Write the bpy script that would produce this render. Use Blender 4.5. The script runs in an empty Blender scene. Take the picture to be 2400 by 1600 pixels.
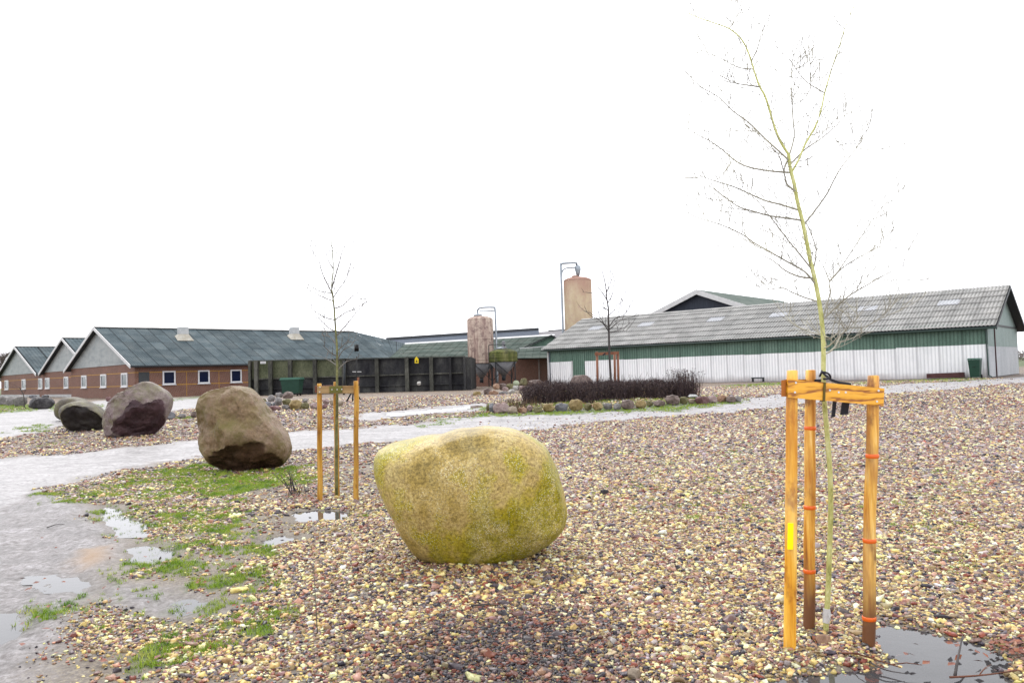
import bpy, bmesh, math, random
import numpy as np
from mathutils import Vector, Matrix, noise as mnoise
S = bpy.context.scene
random.seed(7); rng = np.random.default_rng(11)
# ------------------------------------------------------------------ camera, sky, sun, exposure
FPX, EYE, PITCH, ROLL = 1838.0, 1.6, math.atan(73/1838.0), math.radians(1.75)
fwd = Vector((0, math.cos(PITCH), math.sin(PITCH)))
up0 = Vector((0, -math.sin(PITCH), math.cos(PITCH)))
rt = Vector((1, 0, 0))*math.cos(ROLL) - up0*math.sin(ROLL)
up = up0*math.cos(ROLL) + Vector((1, 0, 0))*math.sin(ROLL)
CP = Vector((0, 0, EYE))
cam = bpy.data.cameras.new('camera'); co = bpy.data.objects.new('camera', cam); S.collection.objects.link(co)
cam.sensor_width = 23.5; cam.lens = FPX*23.5/2400; cam.clip_end = 6000; cam.clip_start = 0.05
m = Matrix((rt, up, -fwd)).transposed().to_4x4(); m.translation = CP; co.matrix_world = m
S.camera = co
W = bpy.data.worlds.new('World'); S.world = W; W.use_nodes = True
nt = W.node_tree; nt.nodes.clear()
SUN_EL, SUN_AZ = math.radians(52), math.radians(-25)      # high behind the farm, thick cloud in front of it
sky = nt.nodes.new('ShaderNodeTexSky'); sky.sky_type = 'NISHITA'; sky.sun_disc = False
sky.sun_elevation = SUN_EL; sky.sun_rotation = SUN_AZ; sky.dust_density = 4; sky.air_density = 1
hs = nt.nodes.new('ShaderNodeHueSaturation'); hs.inputs['Saturation'].default_value = 0.18
nt.links.new(sky.outputs[0], hs.inputs['Color'])
mx = nt.nodes.new('ShaderNodeMix'); mx.data_type = 'RGBA'; mx.inputs[0].default_value = 0.82
mx.inputs[7].default_value = (12.6, 12.7, 13.3, 1)         # even cloud cover
nt.links.new(hs.outputs[0], mx.inputs[6])
bg = nt.nodes.new('ShaderNodeBackground'); bg.inputs[1].default_value = 0.12
nt.links.new(mx.outputs[2], bg.inputs[0])
wo = nt.nodes.new('ShaderNodeOutputWorld'); nt.links.new(bg.outputs[0], wo.inputs[0])
sl = bpy.data.lights.new('sun', 'SUN'); sl.energy = 1.0; sl.angle = math.radians(25); sl.color = (1, .97, .92)
so = bpy.data.objects.new('sun', sl); S.collection.objects.link(so)
sd = Vector((math.sin(SUN_AZ)*math.cos(SUN_EL), math.cos(SUN_AZ)*math.cos(SUN_EL), math.sin(SUN_EL)))
so.rotation_euler = sd.to_track_quat('Z', 'Y').to_euler(); so.location = (0, 0, 40)
S.view_settings.view_transform = 'Standard'; S.view_settings.look = 'None'
S.view_settings.exposure = 0.55; S.view_settings.gamma = 1.0; S.view_settings.use_curve_mapping = False
S.render.engine = 'CYCLES'
# ------------------------------------------------------------------ geometry helpers
def ray(px, py):
    return (rt*((px-1200)/FPX) + up*((800-py)/FPX) + fwd)
def at(px, py, Y):                    # photo pixel -> world point at world y = Y
    d = ray(px, py); return CP + d*(Y/d.y)
def ss(a, b, x):
    t = np.clip((x-a)/(b-a), 0, 1); return t*t*(3-2*t)
def vnoise(x, y, seed=0):
    x = np.asarray(x, float); y = np.asarray(y, float)
    xi = np.floor(x).astype(np.int64); yi = np.floor(y).astype(np.int64); fx = x-xi; fy = y-yi
    def hsh(a, b):
        n = (a*374761393 + b*668265263 + seed*1442695041) & 0xffffffff
        n = ((n ^ (n >> 13))*1274126177) & 0xffffffff
        return ((n ^ (n >> 16)) & 0xffff)/65535.0
    fx = fx*fx*(3-2*fx); fy = fy*fy*(3-2*fy)
    return (hsh(xi, yi)*(1-fx)+hsh(xi+1, yi)*fx)*(1-fy) + (hsh(xi, yi+1)*(1-fx)+hsh(xi+1, yi+1)*fx)*fy
def fbm(x, y, seed=0, o=4):
    r = 0; a = .5; t = 0
    for i in range(o):
        r = r + a*vnoise(x*2**i, y*2**i, seed+i*17); t += a; a *= .55
    return r/t
BED = (5.2, 28.5, 7.8, 2.9)            # the planted bed: centre x, y, half length, half depth
def h0(x, y):                           # ground height without the fine relief
    z = .56*ss(13, 36, y)
    z = z + .12*np.exp(-(((x-BED[0])/BED[2])**2+((y-BED[1])/BED[3])**2)*1.2)
    return z
def gnd(px, py):
    d = ray(px, py); lo, hi = 1.0, 3000.0
    for _ in range(50):
        mid = (lo+hi)/2; p = CP + d*mid
        if p.z > float(h0(p.x, p.y)): lo = mid
        else: hi = mid
    return CP + d*lo
def pix(P):
    d = Vector(P)-CP; w_ = d.dot(fwd); return 1200+FPX*d.dot(rt)/w_, 800-FPX*d.dot(up)/w_
def plane_hit(px, py, p0, n):
    d = ray(px, py); return CP + d*((p0-CP).dot(n)/d.dot(n))
def V(*a): return Vector(a)
class MB:
    def __init__(s): s.v = []; s.f = []
    def quad(s, a, b, c, d):
        n = len(s.v); s.v += [tuple(a), tuple(b), tuple(c), tuple(d)]; s.f.append((n, n+1, n+2, n+3)); return s
    def poly(s, pts):
        n = len(s.v); s.v += [tuple(p) for p in pts]; s.f.append(tuple(range(n, n+len(pts)))); return s
    def box(s, o, a, b, c):
        o, a, b, c = Vector(o), Vector(a), Vector(b), Vector(c)
        n = len(s.v); s.v += [tuple(p) for p in (o, o+a, o+a+b, o+b, o+c, o+a+c, o+a+b+c, o+b+c)]
        s.f += [(n, n+3, n+2, n+1), (n+4, n+5, n+6, n+7), (n, n+1, n+5, n+4), (n+1, n+2, n+6, n+5), (n+2, n+3, n+7, n+6), (n+3, n, n+4, n+7)]
        return s
    def prism(s, pts, ext):             # polygon extruded by a vector
        ext = Vector(ext); n = len(s.v); k = len(pts)
        s.v += [tuple(p) for p in pts] + [tuple(Vector(p)+ext) for p in pts]
        s.f.append(tuple(range(n, n+k))); s.f.append(tuple(range(n+2*k-1, n+k-1, -1)))
        for i in range(k): j = (i+1) % k; s.f.append((n+i, n+k+i, n+k+j, n+j))
        return s
    def tube(s, pts, rad, sides=8, cap=True):
        pts = [Vector(p) for p in pts]
        if not hasattr(rad, '__len__'): rad = [rad]*len(pts)
        n0 = len(s.v); ref = V(.13, .2, 1).normalized()
        for i, p in enumerate(pts):
            t = (pts[min(i+1, len(pts)-1)]-pts[max(i-1, 0)])
            t = t.normalized() if t.length > 1e-9 else V(0, 0, 1)
            r_ = ref if abs(t.dot(ref)) < .95 else V(1, .1, 0).normalized()
            a = t.cross(r_).normalized(); b = t.cross(a)
            for k in range(sides):
                g = 2*math.pi*k/sides; s.v.append(tuple(p+(a*math.cos(g)+b*math.sin(g))*rad[i]))
        for i in range(len(pts)-1):
            for k in range(sides):
                k2 = (k+1) % sides; A = n0+i*sides
                s.f.append((A+k, A+k2, A+sides+k2, A+sides+k))
        if cap:
            s.f.append(tuple(n0+k for k in range(sides))[::-1]); s.f.append(tuple(n0+(len(pts)-1)*sides+k for k in range(sides)))
        return s
    def lathe(s, c, prof, sides=32):    # prof: list of (r, z) absolute z
        return s.tube_prof(c, prof, sides)
    def tube_prof(s, c, prof, sides):
        n0 = len(s.v)
        for r, z in prof:
            for k in range(sides):
                g = 2*math.pi*k/sides; s.v.append((c[0]+r*math.cos(g), c[1]+r*math.sin(g), z))
        for i in range(len(prof)-1):
            for k in range(sides):
                k2 = (k+1) % sides; A = n0+i*sides; s.f.append((A+k, A+k2, A+sides+k2, A+sides+k))
        s.f.append(tuple(n0+k for k in range(sides))[::-1]); s.f.append(tuple(n0+(len(prof)-1)*sides+k for k in range(sides)))
        return s
def bez(pts, n=4):                      # smooth polyline (Catmull-Rom)
    P = [Vector(p) for p in pts]; out = []
    for i in range(len(P)-1):
        a = P[max(i-1, 0)]; b = P[i]; c = P[i+1]; d = P[min(i+2, len(P)-1)]
        for k in range(n):
            t = k/n; out.append(.5*((2*b)+(c-a)*t+(2*a-5*b+4*c-d)*t*t+(3*b-a-3*c+d)*t**3))
    out.append(P[-1]); return out
ORIG = {}
def thing(name, loc, label, cat, group=None):
    o = bpy.data.objects.new(name, None); S.collection.objects.link(o); o.location = loc
    o.empty_display_size = .2
    ORIG[o.name] = Vector(loc); o['label'] = label; o['category'] = cat
    if group: o['group'] = group
    return o
def mkmesh(name, v, f, org, smooth=False, mats=()):
    me = bpy.data.meshes.new(name)
    vv = np.asarray([tuple(x) for x in v], float) - np.asarray(tuple(org))
    me.from_pydata(vv.tolist(), [], f); me.update()
    for mt in mats: me.materials.append(mt)
    if smooth: me.polygons.foreach_set('use_smooth', [True]*len(me.polygons))
    return me
def part(name, mb, mat, parent, smooth=False, label=None, kind=None):
    org = ORIG[parent.name]
    o = bpy.data.objects.new(name, mkmesh(name, mb.v, mb.f, org, smooth, [mat])); S.collection.objects.link(o)
    o.parent = parent; ORIG[o.name] = org
    if label: o['label'] = label
    if kind: o['kind'] = kind
    return o
def single(name, mb, mat, loc, label=None, cat=None, group=None, kind=None, smooth=False):
    o = bpy.data.objects.new(name, mkmesh(name, mb.v, mb.f, loc, smooth, [mat])); S.collection.objects.link(o)
    o.location = loc; ORIG[o.name] = Vector(loc)
    if label: o['label'] = label
    if cat: o['category'] = cat
    if group: o['group'] = group
    if kind: o['kind'] = kind
    return o
# ------------------------------------------------------------------ materials
def newmat(name):
    mt = bpy.data.materials.new(name); mt.use_nodes = True; t = mt.node_tree
    return mt, t, t.nodes['Principled BSDF']
def node(t, typ, **kw):
    n = t.nodes.new(typ)
    for k, v in kw.items():
        if k.startswith('i_'): n.inputs[k[2:].replace('_', ' ')].default_value = v
        else: setattr(n, k, v)
    return n
def ramp(t, fac, cols, interp='LINEAR'):
    r = t.nodes.new('ShaderNodeValToRGB'); e = r.color_ramp; e.interpolation = interp
    while len(e.elements) < len(cols): e.elements.new(.5)
    for i, (p, c) in enumerate(cols):
        e.elements[i].position = p; e.elements[i].color = (*c, 1)
    t.links.new(fac, r.inputs[0]); return r.outputs[0]
def mixc(t, fac, a, b, blend='MIX'):
    m_ = t.nodes.new('ShaderNodeMix'); m_.data_type = 'RGBA'; m_.blend_type = blend
    for s_, i in ((fac, 0), (a, 6), (b, 7)):
        if hasattr(s_, 'links'): t.links.new(s_, m_.inputs[i])
        else: m_.inputs[i].default_value = s_ if i == 0 else (*s_, 1)
    return m_.outputs[2]
def mth(t, op, a, b=0.5):
    m_ = t.nodes.new('ShaderNodeMath'); m_.operation = op
    for s_, i in ((a, 0), (b, 1)):
        if hasattr(s_, 'links'): t.links.new(s_, m_.inputs[i])
        else: m_.inputs[i].default_value = s_
    return m_.outputs[0]
def coords(t, scale=(1, 1, 1), kind='Object'):
    c = t.nodes.new('ShaderNodeTexCoord'); mp = t.nodes.new('ShaderNodeMapping'); mp.inputs['Scale'].default_value = scale
    t.links.new(c.outputs[kind], mp.inputs[0]); return mp.outputs[0]
def nz(t, vec, scale, detail=5, rough=.6):
    n = t.nodes.new('ShaderNodeTexNoise'); n.inputs['Scale'].default_value = scale
    n.inputs['Detail'].default_value = detail; n.inputs['Roughness'].default_value = rough
    t.links.new(vec, n.inputs['Vector']); return n.outputs[0]
def bump(t, p, h, strength=.4, dist=.02):
    b = t.nodes.new('ShaderNodeBump'); b.inputs['Strength'].default_value = strength; b.inputs['Distance'].default_value = dist
    t.links.new(h, b.inputs['Height']); t.links.new(b.outputs[0], p.inputs['Normal']); return b
def M(name, cols, scale=3, rough=.6, bmp=.3, bscale=30, bdist=.01, spec=.5, stretch=(1, 1, 1), metal=0, var=0, fine=0.25, detail=6):
    mt, t, p = newmat(name); vec = coords(t, stretch)
    k = len(cols); pos = [.32+.36*i/max(k-1, 1) for i in range(k)]
    col = ramp(t, nz(t, vec, scale, detail), list(zip(pos, cols)))
    f = nz(t, vec, bscale, 4)
    if fine:
        col = mixc(t, fine, col, ramp(t, f, [(.3, (.25, .25, .25)), (.7, (1, 1, 1))]), 'OVERLAY')
    if var:
        oi = t.nodes.new('ShaderNodeObjectInfo')
        v_ = ramp(t, oi.outputs['Random'], [(0, (1-var,)*3), (1, (1+var*.6,)*3)])
        col = mixc(t, 1.0, col, v_, 'MULTIPLY')
    t.links.new(col, p.inputs['Base Color']); p.inputs['Roughness'].default_value = rough
    p.inputs['Metallic'].default_value = metal; p.inputs['Specular IOR Level'].default_value = spec
    if bmp: bump(t, p, f, bmp, bdist)
    return mt
def flat(name, c, rough=.5, metal=0, spec=.5):
    return M(name, [tuple(x*.88 for x in c), tuple(min(1, x*1.08) for x in c)], 6, rough, .15, 60, .004, spec, metal=metal, fine=.1)
# ------------------------------------------------------------------ ground zones (outlines converted to world once)
def wpoly(pts, sx=1, ox=0, oy=0):
    return np.array([[*(gnd(ox+x/sx, oy+y/sx))[:2]] for x, y in pts])
def pmask(P, x, y, soft):               # soft inside mask of a world polygon
    x = np.asarray(x, float); y = np.asarray(y, float)
    sh = x.shape; x = x.ravel(); y = y.ravel()
    out = np.zeros(len(x)); x0, y0 = P.min(0)-soft*2; x1, y1 = P.max(0)+soft*2
    idx = np.where((x > x0) & (x < x1) & (y > y0) & (y < y1))[0]
    if len(idx) == 0: return out.reshape(sh)
    X = x[idx]; Y = y[idx]; d = np.full(len(X), 1e9); ins = np.zeros(len(X), bool)
    for i in range(len(P)):
        ax, ay = P[i]; bx, by = P[(i+1) % len(P)]
        ex, ey = bx-ax, by-ay; L = ex*ex+ey*ey+1e-12
        tt = np.clip(((X-ax)*ex+(Y-ay)*ey)/L, 0, 1)
        d = np.minimum(d, (X-ax-tt*ex)**2+(Y-ay-tt*ey)**2)
        c = ((ay > Y) != (by > Y)) & (X < ex*(Y-ay)/(ey if abs(ey) > 1e-9 else 1e-9)+ax); ins ^= c
    d = np.sqrt(d); d = np.where(ins, d, -d)
    out[idx] = ss(-soft, soft, d); return out.reshape(sh)
ROAD = [wpoly([(-260, 1100), (0, 1073), (200, 1060), (400, 1034), (475, 1027), (680, 1013), (850, 1002), (1020, 985), (1140, 972), (1330, 960), (1500, 952), (1740, 936), (1850, 922), (2000, 908), (2100, 900), (2400, 883), (2700, 870), (2700, 886), (2400, 897), (2100, 922), (1870, 950), (1840, 956), (1530, 978), (1270, 1004), (880, 1038), (700, 1052), (470, 1070), (360, 1084), (130, 1140), (0, 1205), (-260, 1300)]),
        wpoly([(-260, 985), (0, 965), (100, 956), (240, 938), (470, 931), (640, 934), (640, 944), (470, 955), (250, 985), (130, 1000), (0, 1030), (-260, 1060)]),
        wpoly([(800, 972), (960, 958), (1120, 945), (1160, 948), (1130, 960), (960, 972), (850, 986)])]
MUD = [wpoly([(-300, 1240), (0, 1185), (110, 1150), (190, 1180), (250, 1240), (290, 1300), (250, 1345), (240, 1400), (170, 1455), (120, 1540), (60, 1640), (-300, 1700)]),
       wpoly([(230, 1370), (400, 1370), (500, 1400), (480, 1440), (350, 1440), (260, 1430)])]
PUD = [wpoly([(548, 1268), (700, 1292), (840, 1320), (990, 1340), (1090, 1365), (1160, 1390), (1200, 1440), (1190, 1490), (1285, 1530), (1500, 1640), (1500, 1900), (0, 1900), (20, 1560), (90, 1508), (250, 1500), (350, 1490), (480, 1478), (600, 1462), (625, 1440), (560, 1400), (535, 1385), (548, 1330)], 2.063, 1780, 840),
       wpoly([(610, 480), (700, 500), (800, 560), (880, 620), (860, 665), (700, 660), (680, 600), (630, 540)], 2.613, 0, 1000),
       wpoly([(790, 735), (860, 718), (990, 715), (1050, 790), (930, 830), (810, 812)], 2.613, 0, 1000),
       wpoly([(1610, 680), (1740, 655), (1830, 670), (1740, 705), (1640, 712)], 2.613, 0, 1000),
       wpoly([(670, 1200), (740, 1190), (825, 1196), (815, 1216), (700, 1217)]),
       wpoly([(-250, 1440), (0, 1425), (55, 1440), (50, 1475), (10, 1510), (-250, 1560)]),
       wpoly([(70, 1345), (150, 1340), (225, 1362), (215, 1385), (120, 1378)]),
       wpoly([(360, 1420), (430, 1400), (490, 1412), (440, 1432)]),
       wpoly([(900, 968), (1000, 960), (1120, 948), (1125, 954), (1000, 968), (920, 975)])]
GREEN = [(1.0, wpoly([(360, 1110), (480, 1080), (560, 1110), (700, 1090), (740, 1105), (735, 1130), (600, 1148), (440, 1168), (380, 1145)])),
         (.8, wpoly([(390, 1180), (470, 1175), (480, 1205), (380, 1220)])), (.8, wpoly([(330, 1200), (380, 1180), (400, 1215), (360, 1240)])),
         (1.0, wpoly([(-60, 972), (-60, 950), (90, 948), (95, 962)])), (.9, wpoly([(120, 948), (240, 948), (240, 962), (130, 966)])),
         (.9, wpoly([(45, 1004), (85, 992), (105, 1000), (95, 1012), (50, 1012)])), (.7, wpoly([(135, 1040), (165, 1032), (172, 1042), (145, 1048)])),
         (.75, wpoly([(500, 1350), (620, 1345), (655, 1400), (640, 1440), (540, 1450), (520, 1400)])),
         (.75, wpoly([(320, 1500), (480, 1465), (500, 1500), (380, 1555), (310, 1545)])), (.7, wpoly([(90, 1425), (230, 1400), (240, 1440), (100, 1455)])),
         (.6, wpoly([(820, 1190), (890, 1175), (900, 1200), (850, 1210)])), (.5, wpoly([(200, 1140), (330, 1130), (350, 1170), (230, 1180)])),
         (.85, wpoly([(1110, 958), (1140, 952), (1290, 958), (1700, 935), (1745, 930), (1740, 945), (1600, 960), (1300, 975), (1120, 976)])),
         (1.0, wpoly([(1150, 946), (1600, 930), (1700, 925), (1700, 938), (1200, 962)])),
         (1.0, wpoly([(1680, 905), (1800, 898), (1900, 896), (1900, 901), (1700, 911)])), (1.0, wpoly([(1960, 898), (2300, 884), (2300, 890), (2000, 903)])),
         (.9, wpoly([(390, 935), (480, 927), (480, 932), (392, 940)])),
         (.52, wpoly([(100, 1160), (350, 1100), (600, 1180), (640, 1500), (300, 1590), (200, 1400), (340, 1300), (240, 1220)])),
         (.16, wpoly([(1350, 1040), (1860, 1040), (2300, 1100), (2350, 1350), (1900, 1300), (1400, 1180)])),
         (.35, wpoly([(950, 985), (1100, 962), (1140, 976), (1000, 1000)])), (.6, wpoly([(385, 985), (470, 965), (475, 975), (390, 995)]))]
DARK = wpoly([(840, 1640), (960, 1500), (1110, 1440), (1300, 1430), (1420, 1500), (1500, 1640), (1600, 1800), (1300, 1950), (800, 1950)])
BROWN = wpoly([(185, 1290), (230, 1285), (245, 1310), (215, 1330), (175, 1315)])
def zones(x, y):
    x = np.asarray(x, float); y = np.asarray(y, float)
    dist = np.hypot(x, y)
    wob = np.clip(dist*.02, .05, .5)
    wx = x + (fbm(x*1.6, y*1.6, 3)-.5)*wob*3; wy = y + (fbm(x*1.6, y*1.6, 9)-.5)*wob*3
    nx = x + (fbm(x*4, y*4, 23)-.5)*.3; ny = y + (fbm(x*4, y*4, 29)-.5)*.3
    road = np.zeros(x.shape)
    for P in ROAD: road = np.maximum(road, pmask(P, wx+(fbm(x*5, y*5, 71)-.5)*.45, wy+(fbm(x*5, y*5, 72)-.5)*.9, .3))
    mud = np.zeros(x.shape)
    for P in MUD: mud = np.maximum(mud, pmask(P, wx, wy, .3))
    pud = np.zeros(x.shape)
    for i, P in enumerate(PUD): pud = np.maximum(pud, pmask(P, nx, ny, .16 if i else .14))
    gr = np.zeros(x.shape); g1 = fbm(x*3.2, y*3.2, 41, 5)*.55+fbm(x*13, y*13, 43, 3)*.45
    for s_, P in GREEN:
        k = pmask(P, wx, wy, .3)*s_; gr = np.maximum(gr, k)
    gr = np.where(gr > 0, ss(.582-gr*.27, .74-gr*.27, g1)*ss(0, .3, gr), 0)
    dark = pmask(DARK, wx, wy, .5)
    brown = pmask(BROWN, wx, wy, .15)
    # the field and verge beyond the yard
    far = ss(95, 110, dist)
    gr = np.maximum(gr, far); road = road*(1-far)
    return road, mud, pud, gr, dark, brown
def relief(x, y, zn):
    road, mud, pud, gr, dark, brown = zn
    z = (fbm(x*.7, y*.7, 77, 3)-.5)*.05*ss(60, 30, y)
    cr = (x*.80+y*.42)+.10*(y-6)**2*.25+fbm(x*.5, y*.5, 5)*.5
    ruts = (np.sin(cr*5.2)*.5+.5)**1.5; tread = (np.sin(cr*5.2+1.2) > .2)*np.clip(np.sin((y*.9-x*.5)*42), 0, 1)
    z = z*(1-pud) + (1-pud)*mud*(ruts*.034+tread*.014+fbm(x*16, y*16, 61)*.03-.024)
    t = np.sin(y*2.6-x*.2+fbm(x*.3, y*.3, 15)*3)
    z = z + road*(1-pud)*(t*.012-.012+(fbm(x*7, y*7, 66)-.5)*.012) - pud*.055 + .025*pud*fbm(x*9, y*9, 31)
    return z
# graded grid: dense near the camera, one sheet out to the horizon
srow = [0.4, 1, 1.6, 2.2, 2.8, 3.4, 4.0]
while srow[-1] < 80: srow.append(srow[-1]*1.0105)
while srow[-1] < 2600: srow.append(srow[-1]*1.22)
srow = np.array(srow)
tc = np.concatenate([[-14, -9, -6, -4, -3, -2.4, -1.9, -1.5, -1.25, -1.05, -.9], np.linspace(-.8, .8, 380), [.9, 1.05, 1.25, 1.5, 1.9, 2.4, 3, 4, 6, 9, 14]])
SS, TT = np.meshgrid(srow, tc, indexing='ij'); GX = SS*TT; GY = SS-3.0
ZN = zones(GX, GY); GZ = h0(GX, GY)+relief(GX, GY, ZN)
nr, nc = GX.shape
gv = np.stack([GX.ravel(), GY.ravel(), GZ.ravel()], 1)
ii, jj = np.meshgrid(np.arange(nr-1), np.arange(nc-1), indexing='ij')
A = (ii*nc+jj).ravel(); gf = np.stack([A, A+1, A+nc+1, A+nc], 1)
flatz = [z.ravel() for z in ZN]
fz = [z[gf].mean(1) for z in flatz]
kind = np.zeros(len(gf), int); kind[fz[1] > .5] = 2; kind[fz[0] > .5] = 1
# ground material
PAL = [(.030, .022, .032), (.25, .065, .035), (.32, .22, .10), (.74, .55, .20), (.25, .14, .12), (.97, .84, .46), (.095, .072, .080), (.44, .25, .16), (.40, .33, .32)]
def attr(t, name, typ='GEOMETRY', out='Fac'):
    a = t.nodes.new('ShaderNodeAttribute'); a.attribute_name = name; a.attribute_type = typ; return a.outputs[out]
def ground_mat():
    mt, t, p = newmat('wet_gravel_ground'); vec = coords(t, kind='Object')
    vo = node(t, 'ShaderNodeTexVoronoi'); vo.inputs['Scale'].default_value = 24; t.links.new(vec, vo.inputs['Vector'])
    sep = t.nodes.new('ShaderNodeSeparateColor'); t.links.new(vo.outputs['Color'], sep.inputs[0])
    k = len(PAL); order = [0, 4, 2, 8, 7, 3, 6, 5, 1]
    peb = ramp(t, sep.outputs[0], [(i/k, PAL[o]) for i, o in enumerate(order)], 'CONSTANT')
    edge = ramp(t, vo.outputs['Distance'], [(.2, (1, 1, 1)), (.65, (.10, .09, .10))])
    peb = mixc(t, .85, peb, edge, 'MULTIPLY')
    vf = node(t, 'ShaderNodeTexVoronoi'); vf.inputs['Scale'].default_value = 85; t.links.new(vec, vf.inputs['Vector'])
    sf_ = t.nodes.new('ShaderNodeSeparateColor'); t.links.new(vf.outputs['Color'], sf_.inputs[0])
    fine_ = ramp(t, sf_.outputs[0], [(0, (.07, .055, .05)), (.3, (.20, .15, .10)), (.55, (.33, .27, .16)), (.75, (.16, .12, .11)), (.9, (.5, .43, .28))], 'CONSTANT')
    soil = ramp(t, nz(t, vec, 2.5, 7, .7), [(.35, (.13, .115, .07)), (.65, (.27, .24, .17))])
    fine_ = mixc(t, .45, fine_, soil); sy = t.nodes.new('ShaderNodeSeparateXYZ'); t.links.new(vec, sy.inputs[0])
    nearm = ramp(t, mth(t, 'DIVIDE', sy.outputs[1], 40.0), [(.30, (1, 1, 1)), (.5, (0, 0, 0))])
    peb = mixc(t, nearm, peb, fine_)
    big = nz(t, vec, .35, 5)
    peb = mixc(t, .35, peb, ramp(t, big, [(.35, (.20, .165, .155)), (.65, (.36, .31, .29))]))
    n1 = nz(t, vec, 2.2, 8, .65); n2 = nz(t, vec, 14, 6, .7)
    roadc = ramp(t, n1, [(.3, (.25, .24, .24)), (.5, (.39, .375, .375)), (.7, (.51, .495, .50))])
    roadc = mixc(t, .62, roadc, ramp(t, n2, [(.34, (.12, .11, .11)), (.55, (.6, .6, .6))]), 'OVERLAY')
    mudc = ramp(t, n1, [(.3, (.13, .12, .115)), (.52, (.26, .245, .24)), (.72, (.40, .385, .39))])
    n3 = nz(t, coords(t, (1.0, .5, 1)), 30, 8, .8)
    mudc = mixc(t, .6, mudc, ramp(t, n3, [(.36, (.12, .11, .11)), (.62, (.75, .75, .78))]), 'OVERLAY')
    roadc = mixc(t, .45, roadc, ramp(t, nz(t, coords(t, (.18, 1.5, 1)), 5, 8, .75), [(.36, (.2, .19, .19)), (.6, (.7, .7, .7))]), 'OVERLAY')
    mudc = mixc(t, .6, mudc, ramp(t, n2, [(.36, (.15, .12, .1)), (.6, (.7, .7, .7))]), 'OVERLAY')
    grc = ramp(t, n2, [(.3, (.045, .07, .015)), (.7, (.10, .16, .03))])
    col = mixc(t, attr(t, 'road'), peb, roadc); col = mixc(t, attr(t, 'mud'), col, mudc)
    col = mixc(t, attr(t, 'brown'), col, (.33, .22, .13))
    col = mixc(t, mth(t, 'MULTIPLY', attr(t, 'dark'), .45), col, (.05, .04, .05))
    col = mixc(t, mth(t, 'MULTIPLY', attr(t, 'green'), .85), col, grc)
    pc = mixc(t, n2, (.10, .095, .085), (.2, .18, .15))
    col = mixc(t, mth(t, 'MULTIPLY', attr(t, 'pud'), .8), col, pc)
    t.links.new(col, p.inputs['Base Color'])
    wet = mth(t, 'MAXIMUM', attr(t, 'mud'), attr(t, 'road'))
    rr = mth(t, 'MULTIPLY', n1, .5); r0 = mth(t, 'ADD', rr, .42)
    rw = mth(t, 'SUBTRACT', r0, mth(t, 'MULTIPLY', wet, .17)); t.links.new(rw, p.inputs['Roughness'])
    hgt = mth(t, 'MULTIPLY', mth(t, 'SUBTRACT', 1.0, vo.outputs['Distance']), mth(t, 'SUBTRACT', 1.0, wet))
    hgt = mth(t, 'ADD', hgt, mth(t, 'MULTIPLY', n2, .8)); bump(t, p, hgt, .8, .02)
    return mt
GM = ground_mat()
def ground_obj(name, k):
    F = gf[kind == k]; u, inv = np.unique(F, return_inverse=True)
    me = bpy.data.meshes.new(name); me.from_pydata(gv[u].tolist(), [], inv.reshape(F.shape).tolist())
    for nm, z in zip(('road', 'mud', 'pud', 'green', 'dark', 'brown'), flatz):
        a = me.attributes.new(nm, 'FLOAT', 'POINT'); a.data.foreach_set('value', z[u].astype(np.float32))
    me.polygons.foreach_set('use_smooth', [True]*len(me.polygons)); me.materials.append(GM); me.update()
    o = bpy.data.objects.new(name, me); S.collection.objects.link(o); o['kind'] = 'structure'; return o
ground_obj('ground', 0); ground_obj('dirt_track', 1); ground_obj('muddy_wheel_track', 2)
# water of the puddles
mt, t, p = newmat('puddle_water'); WATER = mt
p.inputs['Base Color'].default_value = (.10, .10, .105, 1); p.inputs['Roughness'].default_value = .03
p.inputs['IOR'].default_value = 1.33; p.inputs['Transmission Weight'].default_value = .55
bump(t, p, nz(t, coords(t), 9, 2), .06, .01)
wl_ = h0(gv[:, 0], gv[:, 1])-.020                            # water level, just under the lip of each hollow
nx_ = gv[:, 0]+(fbm(gv[:, 0]*4, gv[:, 1]*4, 23)-.5)*.3; ny_ = gv[:, 1]+(fbm(gv[:, 0]*4, gv[:, 1]*4, 29)-.5)*.3
low = (gv[:, 2] < wl_+.004)
for i, P in enumerate(PUD):
    pm_ = pmask(P, nx_, ny_, .16); ok = (pm_ > .12) & low
    F = gf[ok[gf].any(1) & (pm_[gf] > .08).all(1)]
    if not len(F): continue
    u, inv = np.unique(F, return_inverse=True); P3_ = gv[u].copy(); P3_[:, 2] = wl_[u]
    me = bpy.data.meshes.new('puddle'); me.from_pydata(P3_.tolist(), [], inv.reshape(F.shape).tolist()); me.materials.append(WATER); me.update()
    if me.polygons[0].normal.z < 0: me.flip_normals()
    o = bpy.data.objects.new('puddle', me); S.collection.objects.link(o); o['kind'] = 'structure'
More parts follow.
